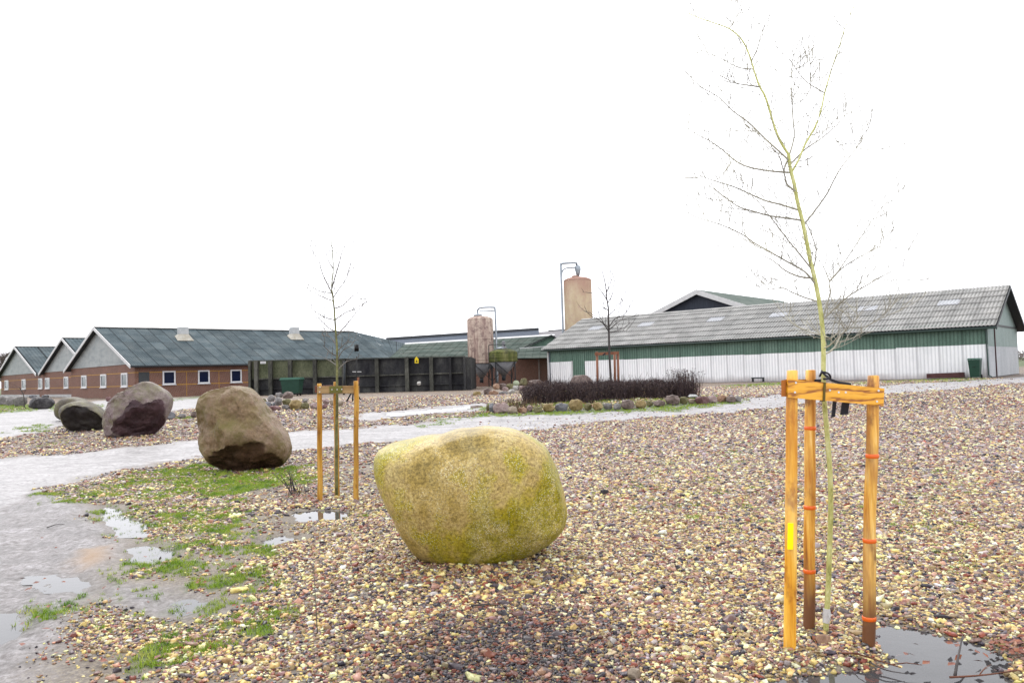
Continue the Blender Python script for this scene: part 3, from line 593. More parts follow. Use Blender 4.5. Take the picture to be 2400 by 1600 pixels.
# ------------------------------------------------------------------ corrugated sheets
def sheet(parent, P00, P10, P01, P11, waves, amp, mat, name, lift=0.02, label=None, seg=6, thick=.008):
    P00, P10, P01, P11 = map(Vector, (P00, P10, P01, P11))
    nrm = (P10-P00).cross(P01-P00).normalized()
    if nrm.z < 0 or (abs(nrm.z) < .2 and nrm.y > 0): nrm = -nrm
    n = max(2, int(waves*seg)); mb = MB()
    for k in range(n+1):
        u = k/n; o = nrm*(amp*math.cos(2*math.pi*u*waves))
        a = P00.lerp(P10, u)+nrm*lift+o; b = P01.lerp(P11, u)+o
        mb.v += [tuple(a-nrm*thick*1.5), tuple(a), tuple(a), tuple(b)]
    for k in range(n):
        A = 4*k; mb.f += [(A, A+4, A+5, A+1), (A+2, A+6, A+7, A+3)]
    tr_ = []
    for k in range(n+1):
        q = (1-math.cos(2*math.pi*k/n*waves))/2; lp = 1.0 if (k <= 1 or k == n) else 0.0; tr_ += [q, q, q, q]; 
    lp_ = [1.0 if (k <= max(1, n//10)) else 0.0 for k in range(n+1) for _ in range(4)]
    o = part(name, mb, mat, parent, smooth=False, label=label); 
    me = o.data; me.polygons.foreach_set('use_smooth', [True]*len(me.polygons))
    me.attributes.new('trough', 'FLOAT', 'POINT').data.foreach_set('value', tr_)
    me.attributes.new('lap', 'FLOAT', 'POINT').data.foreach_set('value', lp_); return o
def roof(parent, EA, EB, RA, RB, ncol, nrow, mat, wave=6, amp=.022, name='roof_sheet', skip=None, special=None, lift=.03):
    EA, EB, RA, RB = map(Vector, (EA, EB, RA, RB))
    for j in range(nrow):
        v0, v1 = j/nrow, (j+1)/nrow+.012
        for i in range(ncol):
            if skip and skip(i, j): continue
            u0, u1 = i/ncol, (i+1)/ncol
            f = lambda u, v: EA.lerp(EB, u).lerp(RA.lerp(RB, u), v)
            d_ = random.uniform(-.006, .006)
            mm, nm = mat, name
            if special and special(i, j): mm, nm = special(i, j)
            sheet(parent, f(u0, v0), f(u1, v0), f(u0, v1), f(u1, v1), wave, amp, mm, nm, lift+d_)
FIB = M('grey_fibre_cement', [(.30, .30, .29), (.38, .375, .36), (.46, .45, .43)], 1.2, .7, .3, 25, .006, .3, var=.14, fine=.4)
FIBG = M('mossy_roof_sheet', [(.085, .115, .10), (.125, .155, .135), (.18, .20, .175)], .9, .6, .3, 25, .006, .3, var=.16, fine=.4)
BLUE = M('slate_roof_sheet', [(.066, .092, .104), (.10, .13, .142), (.14, .168, .175)], .8, .5, .3, 20, .006, .4, var=.22, fine=.4)
SKYL = M('translucent_roof_light', [(.44, .45, .47), (.56, .57, .59)], 2, .3, .1, 20, .004)
DKM = flat('dark_trim', (.03, .035, .04), .5); NAVY = M('navy_cladding', [(.025, .03, .045), (.04, .05, .07)], 3, .6, .1, stretch=(4, 4, .3))
WHT = M('white_trim', [(.62, .62, .62), (.75, .75, .75)], 3, .5, .1, 40, .003, fine=.12)
GRN = M('green_steel_sheet', [(.115, .20, .155), (.15, .25, .195), (.185, .29, .23)], 1.5, .45, .1, 25, .003, stretch=(1, 1, .4), var=.1, fine=.3)
mt, t, p = newmat('white_wall_sheet'); WSH = mt; v_ = coords(t)
geo = t.nodes.new('ShaderNodeNewGeometry'); sx = t.nodes.new('ShaderNodeSeparateXYZ'); t.links.new(geo.outputs['Position'], sx.inputs[0])
c = ramp(t, nz(t, coords(t, (1, 1, .5)), 1.4, 8, .7), [(.3, (.72, .73, .74)), (.5, (.82, .825, .83)), (.7, (.88, .88, .885))])
hh = mth(t, 'ADD', sx.outputs[2], mth(t, 'MULTIPLY', nz(t, v_, .45, 6, .7), -.9))
c = mixc(t, ramp(t, hh, [(.10, (.8, .8, .8)), (.55, (0, 0, 0))]), c, (.24, .19, .17))   # splashed mud near the ground
t.links.new(c, p.inputs['Base Color']); p.inputs['Roughness'].default_value = .55
def shade_and_grime(mt, ktr, klap, dark_tone):      # fold shade painted into the troughs, stain lines along the laps
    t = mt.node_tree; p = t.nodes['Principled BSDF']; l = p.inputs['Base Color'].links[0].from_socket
    c = mixc(t, mth(t, 'MULTIPLY', mth(t, 'POWER', attr(t, 'trough'), 2.2), ktr), l, dark_tone); c = mixc(t, mth(t, 'MULTIPLY', attr(t, 'lap'), klap), c, dark_tone)
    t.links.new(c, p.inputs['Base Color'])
shade_and_grime(FIB, .55, .3, (.12, .12, .11)); shade_and_grime(BLUE, .35, .95, (.012, .018, .022)); shade_and_grime(FIBG, .3, .4, (.03, .045, .035)); shade_and_grime(WSH, .5, .4, (.34, .34, .36)); shade_and_grime(GRN, .55, .3, (.03, .06, .045)); shade_and_grime(SKYL, .3, .3, (.3, .3, .32))
# ------------------------------------------------------------------ right barn
HB = .6
C = V(24.75, 40.8, HB); e1 = V(-math.sin(math.radians(50)), math.cos(math.radians(50)), 0); e2 = V(math.sin(math.radians(40)), math.cos(math.radians(40)), 0)
UPZ = V(0, 0, 1); LEN, WID, WH = 28.7, 10.2, 2.82; RH = 5.10; OV, OE = .45, .38
barn = thing('long_barn', C+e1*LEN/2+e2*WID/2, 'long low barn with grey corrugated roof, green upper wall and white lower wall', 'barn')
slope = (RH-WH)/(WID/2)
EA = C-e1*OV-e2*OE+UPZ*(WH-OE*slope); EB = C+e1*(LEN+OV)-e2*OE+UPZ*(WH-OE*slope)
RA = C-e1*OV+e2*WID/2+UPZ*RH; RB = C+e1*(LEN+OV)+e2*WID/2+UPZ*RH
LIGHTS = {(2, 3), (6, 3), (11, 3), (15, 3), (20, 3), (24, 3)}
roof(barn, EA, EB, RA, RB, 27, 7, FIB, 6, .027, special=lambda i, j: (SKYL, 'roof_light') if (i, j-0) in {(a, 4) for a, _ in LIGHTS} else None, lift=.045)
FA = C-e1*OV+e2*(WID+OE)+UPZ*(WH-OE*slope); FB = C+e1*(LEN+OV)+e2*(WID+OE)+UPZ*(WH-OE*slope)
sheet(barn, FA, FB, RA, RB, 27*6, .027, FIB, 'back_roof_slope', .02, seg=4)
mb = MB(); 
for k in range(9):                                          # ridge capping in lengths
    a = RA.lerp(RB, k/9+.0008); b = RA.lerp(RB, (k+1)/9-.0008)
    if k < 4: continue
    mb.prism([a-e2*.17+UPZ*-.02, a+UPZ*.075, a+e2*.17-UPZ*.02, a+UPZ*.02], b-a)
part('ridge_cap', mb, FIB, barn)
for nm, A0, A1 in (('barge_board', EA, RA), ('barge_board', FA, RA)):
    part(nm, MB().prism([A0-UPZ*.03, A1-UPZ*.03, A1-UPZ*.20, A0-UPZ*.20], -e1*.035), DKM, barn)
part('roof_underside', MB().prism([EA-UPZ*.045, RA-UPZ*.045, RB-UPZ*.045, EB-UPZ*.045], -UPZ*.04), DKM, barn)
part('roof_underside', MB().prism([FA-UPZ*.045, RA-UPZ*.045, RB-UPZ*.045, FB-UPZ*.045], -UPZ*.04), DKM, barn)
NS = 26; door_u = 23                                         # wall sheets along the front
for i in range(NS):
    a = C+e1*(LEN*i/NS); b = C+e1*(LEN*(i+1)/NS)
    wj = random.uniform(-.02, .02)
    lowtop = 1.66+wj+(.05 if i < 4 else 0)
    isdoor = (i == door_u)
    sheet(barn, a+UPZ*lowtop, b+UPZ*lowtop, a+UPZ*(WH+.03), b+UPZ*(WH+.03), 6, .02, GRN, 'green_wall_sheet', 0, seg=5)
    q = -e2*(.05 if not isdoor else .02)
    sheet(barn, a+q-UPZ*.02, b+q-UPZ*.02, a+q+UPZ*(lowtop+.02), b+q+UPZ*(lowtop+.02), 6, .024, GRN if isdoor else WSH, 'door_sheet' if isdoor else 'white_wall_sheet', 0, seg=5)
part('inner_wall', MB().box(C+e2*.08, e1*LEN, e2*.06, UPZ*(WH-.02)), DKM, barn)
part('door_post', MB().box(C+e1*(LEN*(door_u+1)/NS)-e2*.10, e1*.12, e2*.05, UPZ*1.72), WHT, barn)
part('plinth', MB().box(C-e2*.10-UPZ*.35, e1*LEN, e2*.3, UPZ*.33), flat('old_concrete', (.22, .2, .18), .8), barn)
part('gutter', MB().tube([EA-e2*.03-UPZ*.10, EB-e2*.03-UPZ*.10], .055, 8), flat('green_black_gutter', (.035, .06, .05), .4), barn, True)
part('downpipe', MB().tube([EA+e1*.6-UPZ*.12, C+e1*.05-e2*.13+UPZ*(WH-.35), C+e1*.02-e2*.13+UPZ*.12, C-e1*.12-e2*.3+UPZ*.03], .04, 8), flat('grey_green_pipe', (.10, .14, .13), .4), barn, True)
part('downpipe', MB().tube([EB-e1*.4-UPZ*.12, C+e1*(LEN-.15)-e2*.13+UPZ*(WH-.35), C+e1*(LEN-.15)-e2*.13+UPZ*.05], .04, 8), flat('blue_grey_pipe', (.10, .13, .18), .4), barn, True)
part('corner_board', MB().box(C+e1*(LEN+.0)-e2*.09, e1*.12, e2*.12, UPZ*WH), WHT, barn)
CLAD = M('grey_green_cladding', [(.20, .27, .25), (.28, .35, .33)], 1.2, .6, .1, 20, stretch=(1, 1, .4)); LOWC = M('weathered_grey_panel', [(.38, .40, .42), (.52, .54, .56)], 1, .6, .15, 20, stretch=(1, 1, .5))
for a0, a1 in ((.02, 1.95), (2.08, WID)):
    part('gable_panel', MB().box(C+e2*a0, e1*.06, e2*(a1-a0), UPZ*1.62), LOWC, barn)
    part('gable_panel', MB().box(C+e2*a0+UPZ*1.625, e1*.06, e2*(a1-a0), UPZ*(WH-1.70)), CLAD, barn)
part('gable_triangle', MB().prism([C+UPZ*(WH-.02), C+e2*WID+UPZ*(WH-.02), C+e2*WID/2+UPZ*(RH-.06)], e1*.06), CLAD, barn)
part('gable_triangle', MB().prism([C+e1*(LEN-.06)+UPZ*(.0), C+e1*(LEN-.06)+e2*WID, C+e1*(LEN-.06)+e2*WID+UPZ*(WH-.02), C+e1*(LEN-.06)+e2*WID/2+UPZ*(RH-.06), C+e1*(LEN-.06)+UPZ*(WH-.02)], e1*.06), GRN, barn)
part('gable_rail', MB().box(C-e1*.05+e2*.02+UPZ*(WH-.08), e1*.10, e2*(WID-.02), UPZ*.09), DKM, barn)
part('door_edge_post', MB().box(C-e1*.05+e2*1.95, e1*.10, e2*.13, UPZ*(WH-.08)), flat('red_black_post', (.06, .02, .02), .5), barn)
part('gable_window_strip', MB().box(C-e1*.04+e2*2.3+UPZ*(WH+.05), e1*.03, e2*.22, UPZ*.75), WHT, barn)
part('back_wall', MB().box(C+e2*WID, e1*LEN, e2*.1, UPZ*WH), CLAD, barn)
part('gable_plinth', MB().box(C+e2*.2-UPZ*.3, e1*.08, e2*WID, UPZ*.28), flat('gable_concrete', (.1, .1, .1), .8), barn)
# dark oil stain board leaning at the foot of the wall + trolley: low rusty planks
def wallpt(px, py, off=0.12):
    return plane_hit(px, py, C-e2*off, e2)
# ------------------------------------------------------------------ brick barns at the left
def az(d): return V(math.sin(math.radians(d)), math.cos(math.radians(d)), 0)
L1 = az(45.6); L2 = az(-44.4); LC = at(316, 900, 57.6); LC.z = .5
mt, t, p = newmat('red_brick'); BRK = mt; v_ = coords(t)
bt = node(t, 'ShaderNodeTexBrick'); bt.inputs['Scale'].default_value = 1.0; bt.inputs['Brick Width'].default_value = .24; bt.inputs['Row Height'].default_value = .075; bt.inputs['Mortar Size'].default_value = .010
rot = t.nodes.new('ShaderNodeMapping'); rot.inputs['Rotation'].default_value = (math.radians(90), 0, math.radians(45)); t.links.new(v_, rot.inputs[0]); 
t.links.new(rot.outputs[0], bt.inputs['Vector'])
bt.inputs['Color1'].default_value = (.24, .10, .065, 1); bt.inputs['Color2'].default_value = (.18, .075, .05, 1); bt.inputs['Mortar'].default_value = (.26, .2, .17, 1)
c = mixc(t, .35, bt.outputs[0], ramp(t, nz(t, v_, .5, 7, .7), [(.3, (.3, .3, .3)), (.7, (.7, .7, .7))]), 'OVERLAY')
t.links.new(c, p.inputs['Base Color']); p.inputs['Roughness'].default_value = .75
OCH = flat('ochre_joint', (.55, .30, .05), .6); FIBW = M('pale_gable_sheet', [(.30, .33, .34), (.38, .41, .41), (.44, .46, .46)], .9, .6, .15, 14, stretch=(1, 1, 3), fine=.2, var=.06)
FRM = flat('white_window_frame', (.78, .78, .8), .4)
GLS, t, p = newmat('window_glass'); p.inputs['Base Color'].default_value = (.012, .018, .05, 1); p.inputs['Roughness'].default_value = .06
GLS2, t, p = newmat('pale_window_glass'); p.inputs['Base Color'].default_value = (.09, .12, .13, 1); p.inputs['Roughness'].default_value = .15
def window(parent, o, u, w, h, n, glass, fr=.09):
    # o lower left on wall surface, u along wall, n outward
    mb = MB(); mb.box(o, u*w, n*.07, UPZ*fr); mb.box(o+UPZ*(h-fr), u*w, n*.07, UPZ*fr); mb.box(o+UPZ*fr, u*fr, n*.07, UPZ*(h-2*fr)); mb.box(o+u*(w-fr)+UPZ*fr, u*fr, n*.07, UPZ*(h-2*fr))
    wn = part('window', mb, FRM, parent)
    part('pane', MB().box(o+u*fr+UPZ*fr+n*.005, u*(w-2*fr), n*.02, UPZ*(h-2*fr)), glass, wn)
    part('sill', MB().box(o-u*.05-UPZ*.05, u*(w+.1), n*.12, UPZ*.05), FRM, wn)
def brick_barn(corner, width, length, label, wh=2.6, rise=3.1, ncol=24, nrow=5, plinth=False, roofend=None, joints=True, ridge_len=None):
    b = thing('brick_barn', corner+L2*width/2+L1*length/2, label, 'barn')
    nf = -L1   # outward of gable wall
    ng = -L2   # outward of the long right wall
    part('front_wall', MB().box(corner, L1*length, L2*.3, UPZ*wh), BRK, b)
    part('gable_wall', MB().box(corner+L2*.3, L1*.3, L2*(width-.3), UPZ*(wh-.0)), BRK, b)
    oh, oe = .45, .5; sl_ = rise/(width/2)
    gp = corner+UPZ*wh
    k = 6                                                    # pale gable sheets in columns
    for i in range(k):
        w0, w1 = width*i/k, width*(i+1)/k-.02
        hh_ = lambda w_: (min(w_, width-w_))*sl_
        pts = [gp+L2*w0, gp+L2*w1]
        if w0 < width/2 < w1: pts += [gp+L2*w1+UPZ*hh_(w1), gp+L2*(width/2)+UPZ*rise, gp+L2*w0+UPZ*hh_(w0)]
        else: pts += [gp+L2*w1+UPZ*hh_(w1), gp+L2*w0+UPZ*hh_(w0)]
        if (pts[2]-pts[1]).length < .01: pts.pop(2)
        part('gable_sheet', MB().prism([q-L1*.02 for q in pts], -L1*.03), FIBW, b)
    E0 = corner-L1*oh-L2*oe+UPZ*(wh-oe*sl_); E1 = corner+L1*length-L2*oe+UPZ*(wh-oe*sl_)
    R0 = corner-L1*oh+L2*width/2+UPZ*(wh+rise); R1 = corner+L1*(ridge_len or length)+L2*width/2+UPZ*(wh+rise)
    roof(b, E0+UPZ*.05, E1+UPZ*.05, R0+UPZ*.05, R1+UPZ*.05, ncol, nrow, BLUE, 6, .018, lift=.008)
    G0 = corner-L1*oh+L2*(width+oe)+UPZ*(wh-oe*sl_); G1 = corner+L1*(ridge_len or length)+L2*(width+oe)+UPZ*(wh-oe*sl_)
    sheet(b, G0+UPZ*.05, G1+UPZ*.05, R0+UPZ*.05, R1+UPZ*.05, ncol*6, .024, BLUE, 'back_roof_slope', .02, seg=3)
    part('roof_underside', MB().prism([E0, R0, R1, E1], -UPZ*.05), DKM, b); part('roof_underside', MB().prism([G0, R0, R1, G1], -UPZ*.05), DKM, b)
    for A0 in (E0, G0): part('barge_board', MB().prism([A0+UPZ*.10, R0+UPZ*.10, R0-UPZ*.16, A0-UPZ*.16], -L1*.05), WHT, b)
    part('ridge_cap', MB().prism([R0-L2*.2+UPZ*.06, R0+UPZ*.15, R0+L2*.2+UPZ*.06, R0+UPZ*.08], R1-R0), FIB, b)
    part('gutter', MB().tube([E0-L2*.05-UPZ*.03, E1-L2*.05-UPZ*.03], .06, 6), DKM, b, True)
    if joints:
        for zz in (.95, 1.93):
            part('ochre_joint', MB().box(corner-L1*.012+L2*.0+UPZ*zz, L1*.011, L2*width, UPZ*.05), OCH, b)
            part('ochre_joint', MB().box(corner-L2*.012+UPZ*zz, L1*length, L2*.011, UPZ*.05), OCH, b)
    if plinth: part('plinth', MB().box(corner-L1*.05-UPZ*.4, L1*.06, L2*width, UPZ*.72), M('whitewashed_plinth', [(.4, .4, .4), (.55, .55, .55)], 1.5, .7), b)
    else: part('plinth', MB().box(corner-L1*.03-L2*.03-UPZ*.5, L1*length, L2*width, UPZ*.5), flat('grey_plinth', (.25, .24, .23), .8), b)
    return b, E0, E1, R0, R1
lb, E0, E1, R0, R1 = brick_barn(LC, 15.7, 23.0, 'nearest brick barn with slate blue roof, three square white windows and two roof vents', ridge_len=24.0)
# slanting end of its front roof slope, running down to the mossy wing
PN = (E1-E0).cross(R0-E0).normalized()
VT = plane_hit(947, 806, R1, PN)
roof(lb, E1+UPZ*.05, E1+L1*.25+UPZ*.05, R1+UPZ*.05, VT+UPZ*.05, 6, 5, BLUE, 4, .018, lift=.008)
for (xa, xb, ya, yb) in ((381, 411, 872, 904), (464, 491, 871, 902), (540, 566, 870, 899)):
    a = plane_hit(xa, yb, LC, L2); b2 = plane_hit(xb, yb, LC, L2); tp = plane_hit(xa, ya, LC, L2)
    window(lb, V(a.x, a.y, LC.z+1.0), L1, (b2-a).dot(L1), 1.02, -L2, GLS, .1)
a = plane_hit(325, 905, LC, L2); b2 = plane_hit(350, 905, LC, L2)
dr = part('door', MB().box(V(a.x, a.y, LC.z+.02)-L2*.03, L1*(b2-a).dot(L1), L2*.025, UPZ*1.95), flat('dark_grey_door', (.06, .065, .07), .5), lb)
for px in (437, 513):
    a = plane_hit(px, 905, LC, L2); part('ochre_joint', MB().box(V(a.x, a.y, LC.z+.02)-L2*.011, L1*.03, L2*.010, UPZ*1.9), OCH, lb)
for (xa, xb) in ((192, 204), (237, 250), (285.5, 300)):
    a = plane_hit(xa, 905, LC, L1); b2 = plane_hit(xb, 905, LC, L1)
    window(lb, V(a.x, a.y, LC.z+.92), L2*-1, 1.05, 1.05, -L1, GLS2, .1) if False else window(lb, V(b2.x, b2.y, LC.z+.92), L2, (a-b2).dot(L2), 1.05, -L1, GLS2, .13)
def vent(parent, px, py, w=.62, hh_=.62, P=None, e0=None):
    c0 = plane_hit(px, py, E0, PN) if P is None else P
    mb = MB()
    q = [c0-L1*1.0*w-L2*w, c0+L1*w-L2*w, c0+L1*w+L2*w*.6, c0-L1*w+L2*w*.6]
    sl_ = 3.1/7.85
    bot = [c0-L1*w*1.1-L2*w*1.0-UPZ*(w*sl_)+UPZ*.10, c0+L1*w*1.1-L2*w*1.0-UPZ*(w*sl_)+UPZ*.10, c0+L1*w*.8+L2*w*.8+UPZ*(w*.8*sl_)+UPZ*.10, c0-L1*w*.8+L2*w*.8+UPZ*(w*.8*sl_)+UPZ*.10]
    s2 = w*.55; top = [c0-L1*s2-L2*s2+UPZ*.42, c0+L1*s2-L2*s2+UPZ*.42, c0+L1*s2+L2*s2+UPZ*.42, c0-L1*s2+L2*s2+UPZ*.42]
    mb.v = [tuple(z) for z in bot+top]; mb.f = [(0, 1, 5, 4), (1, 2, 6, 5), (2, 3, 7, 6), (3, 0, 4, 7), (4, 5, 6, 7)]
    rv = part('roof_vent', mb, M('weathered_vent_base', [(.42, .38, .30), (.6, .57, .5)], 3, .6), parent)
    part('vent_hood', MB().box(c0-L1*s2*1.0-L2*s2*1.0+UPZ*.425, L1*s2*2.0, L2*s2*2.0, UPZ*.60), M('pale_vent_hood', [(.48, .5, .5), (.62, .63, .63)], 3, .5), rv)
vent(lb, 429, 795); vent(lb, 690, 793)
g2c = LC+L2*15.75+L1*1.8; lb2, e0_, e1_, r0_, r1_ = brick_barn(g2c, 15.9, 30, 'middle brick barn of three, gable half hidden behind the nearest barn', ncol=14, nrow=5, plinth=True)
g1c = LC+L2*33.6+L1*1.8; lb1, e0b, e1b, r0b, r1b = brick_barn(g1c, 17.5, 30, 'farthest brick barn of three, at the left picture edge', ncol=14, nrow=5, plinth=True)
part('link_wall', MB().box(g2c+L2*15.9, L1*.3, L2*1.96, UPZ*2.6), BRK, lb2)
for px0, px1, B_ in ((12, 20.5, lb1), (52, 61, lb1), (91, 100, lb2), (107, 117, lb2), (151, 161, lb2)):
    a = plane_hit(px0, 905, g2c, L1); b2 = plane_hit(px1, 905, g2c, L1)
    window(B_, V(b2.x, b2.y, g2c.z+.92), L2, (a-b2).dot(L2), 1.1, -L1, GLS2, .13)
c0 = g1c+L1*9+L2*8.2+UPZ*5.6; vent(lb1, 0, 0, P=c0)
# ------------------------------------------------------------------ mossy wing, blue roof behind, green cross gable
def P3(px, py, Y): return at(px, py, Y)
def onbase(v, z): return V(v.x, v.y, z)
wa, wb = P3(880, 845, 63), P3(1300, 838, 66)
wing = thing('farm_wing', (5, 66, .55), 'low brick farm wing with mossy green roof behind the silos', 'barn')
RAw, RBw = P3(949, 806, 71), P3(1300, 785, 71)
EAw, EBw = P3(905, 842, 63), P3(1216, 840.5, 64)
EAw = V(EAw.x, 63, 2.80); EBw = V(EBw.x, 64, 2.75)
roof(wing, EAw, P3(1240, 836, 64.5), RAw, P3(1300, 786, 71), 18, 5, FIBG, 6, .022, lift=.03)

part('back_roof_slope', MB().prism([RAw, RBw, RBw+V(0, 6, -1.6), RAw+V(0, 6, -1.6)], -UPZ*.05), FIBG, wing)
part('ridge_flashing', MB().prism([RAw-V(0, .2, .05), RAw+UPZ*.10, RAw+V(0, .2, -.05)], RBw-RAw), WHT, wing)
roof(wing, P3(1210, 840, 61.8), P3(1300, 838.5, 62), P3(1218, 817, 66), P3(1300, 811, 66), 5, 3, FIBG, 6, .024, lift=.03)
part('lean_to_flashing', MB().prism([P3(1218, 817.3, 65.95), P3(1300, 811.3, 65.95), P3(1300, 809, 65.95), P3(1218, 815, 65.95)], V(0, .1, 0)), WHT, wing)
part('brick_wall', MB().box(V(EAw.x+.4, 63.6, .2), V(P3(1300, 850, 63.8).x-EAw.x-.4, 0, 0), V(0, .3, 0), UPZ*2.5), BRK, wing)
part('end_wall', MB().prism([V(EAw.x+.4, 64, .2), V(RAw.x+.4, 71, .2), V(RAw.x+.4, 71, RAw.z-.2), V(EAw.x+.4, 64, 2.65)], V(.1, 0, 0)), BRK, wing)
part('pilaster', MB().box(P3(1234, 0, 63.5).xy.to_3d()+UPZ*.2, V(.12, 0, 0), V(0, .1, 0), UPZ*2.4), flat('pale_pilaster', (.35, .28, .26), .7), wing)
part('gutter', MB().tube([V(EAw.x, 62.9, 2.72), V(P3(1300, 840, 62.9).x, 62.9, 2.70)], .06, 6), DKM, wing, True)
gab = thing('green_cross_gable', P3(1270, 840, 68), 'small green gable with dark verge rising between the mossy wing and the long barn', 'gable')
part('gable_wall', MB().prism([P3(1232, 815, 66.6), P3(1310, 812, 66.6), P3(1310, 800, 66.6), P3(1292, 787.5, 66.6)], V(0, .2, 0)), GRN, gab)
part('verge', MB().prism([P3(1228, 815.5, 66.2), P3(1291, 787.5, 66.2), P3(1292, 784, 66.2), P3(1229, 812.5, 66.2)], V(0, .5, 0)), DKM, gab)
part('verge', MB().prism([P3(1292, 787.5, 66.2), P3(1310, 797, 66.2), P3(1310, 794, 66.2), P3(1292, 784, 66.2)], V(0, .5, 0)), DKM, gab)
bb = thing('blue_roofed_barn', (0, 86, .55), 'distant barn with flat blue grey roof and dark ridge behind the mossy wing', 'barn')
ra, rb = P3(905, 797, 88), P3(1263, 773.5, 88); ea, eb = P3(880, 822, 80), P3(1263, 800, 80)
part('roof_slope', MB().prism([ea, eb, rb, ra], -UPZ*.1), M('blue_grey_roof', [(.075, .09, .12), (.11, .13, .16)], .7, .5, .2, 12), bb)
part('ridge_cap', MB().prism([ra-V(0, .2, 0), ra+UPZ*.28, ra+V(0, .3, 0)], rb-ra), DKM, bb)
ra2, rb2 = P3(1263, 783, 87), P3(1345, 772, 87)
part('roof_slope', MB().prism([P3(1263, 800, 80), P3(1345, 795, 80), rb2, ra2+UPZ*.25], -UPZ*.1), M('pinkish_grey_roof', [(.2, .19, .2), (.26, .25, .26)], .7, .6, .2, 12), bb)
part('ridge_cap', MB().prism([P3(1285, 776, 87), P3(1345, 771.5, 87), P3(1345, 769.5, 87), P3(1285, 774, 87)], V(0, .3, 0)), DKM, bb)
part('front_wall', MB().prism([V(ea.x, 80.3, .3), V(P3(1345, 800, 80).x, 80.3, .3), V(P3(1345, 800, 80).x, 80.3, 3.9), V(ea.x, 80.3, 3.9)], V(0, .3, 0)), BRK, bb)
# tall barn behind the long barn
TA = P3(1638, 681, 80); TA_s = .385; HWd = 9.0
tb = thing('tall_barn', TA+e2*12-UPZ*(TA.z-.55), 'tall barn with white barge boards and dark gable behind the long grey roof', 'barn')
gl = TA+e1*HWd-UPZ*HWd*TA_s; gr_ = TA-e1*HWd-UPZ*HWd*TA_s; back = e2*22
zb = .4
part('gable_wall', MB().prism([V(gl.x, gl.y, zb), V(gr_.x, gr_.y, zb), gr_-UPZ*.05, TA-UPZ*.1, gl-UPZ*.05], e2*.15), NAVY, tb)
for s_ in (gl, gr_):
    roofm = MB().prism([s_-e2*.5+UPZ*.0, TA-e2*.5, TA+back, s_+back], UPZ*.08); part('roof_slope', roofm, FIBG, tb)
    part('barge_board', MB().prism([s_-e2*.62+UPZ*.09, TA-e2*.62+UPZ*.09, TA-e2*.62-UPZ*.42, s_-e2*.62-UPZ*.42], e2*.08), WHT, tb)
    part('side_wall', MB().prism([V(s_.x, s_.y, zb), V(s_.x, s_.y, s_.z-.1), V((s_+back).x, (s_+back).y, s_.z-.1), V((s_+back).x, (s_+back).y, zb)], (TA-s_).xy.to_3d().normalized()*.1), NAVY, tb)
# ------------------------------------------------------------------ silos
def silo_mat(name, cols, streak, sx_=3.0):
    mt, t, p = newmat(name); c = ramp(t, nz(t, coords(t, (sx_, sx_, .35)), 1.2, 8, .65), [(.3+.4*i/(len(cols)-1), q) for i, q in enumerate(cols)])
    f = ramp(t, nz(t, coords(t, (1, 1, 1)), 2.5, 8, .7), [(.48, (0, 0, 0)), (.62, (.8, .8, .8))]); c = mixc(t, f, c, streak)
    t.links.new(c, p.inputs['Base Color']); p.inputs['Roughness'].default_value = .5; return mt
STA = silo_mat('stained_fibreglass', [(.20, .12, .11), (.46, .34, .29), (.66, .54, .44), (.50, .38, .33)], (.22, .15, .14))
STB = silo_mat('green_stained_fibreglass', [(.05, .07, .02), (.14, .15, .05), (.25, .24, .11)], (.06, .06, .05))
STC = silo_mat('yellowed_fibreglass', [(.52, .39, .27), (.62, .49, .33), (.68, .57, .40)], (.56, .40, .30), 1.5)
t = STC.node_tree; p = t.nodes['Principled BSDF']; l = p.inputs['Base Color'].links[0].from_socket
sz = t.nodes.new('ShaderNodeSeparateXYZ'); t.links.new(coords(t), sz.inputs[0])
fz_ = mth(t, 'ADD', mth(t, 'MULTIPLY', sz.outputs[2], .1), mth(t, 'MULTIPLY', nz(t, coords(t, (1, 1, .4)), .9, 6), .5))
t.links.new(mixc(t, ramp(t, fz_, [(1.02, (0, 0, 0)), (1.22, (.85, .85, .85))][:0]+[(.0, (0, 0, 0)), (1.0, (0, 0, 0))]) if False else ramp(t, mth(t, 'MULTIPLY', mth(t, 'SUBTRACT', fz_, 1.0), 2.6), [(.12, (0, 0, 0)), (.75, (.85, .85, .85))]), l, (.42, .24, .19)), p.inputs['Base Color'])
mt, t, p = newmat('pink_cap_fibreglass'); t.links.new(ramp(t, nz(t, coords(t), 1.0, 6), [(.3, (.34, .19, .155)), (.7, (.50, .32, .25))]), p.inputs['Base Color']); p.inputs['Roughness'].default_value = .5; PCAP = mt
CONE = M('grey_cone', [(.15, .15, .16), (.24, .24, .25)], 2, .5, .1); PIPE = M('galvanised_pipe', [(.30, .34, .38), (.42, .46, .5)], 3, .35, .05, metal=.4)
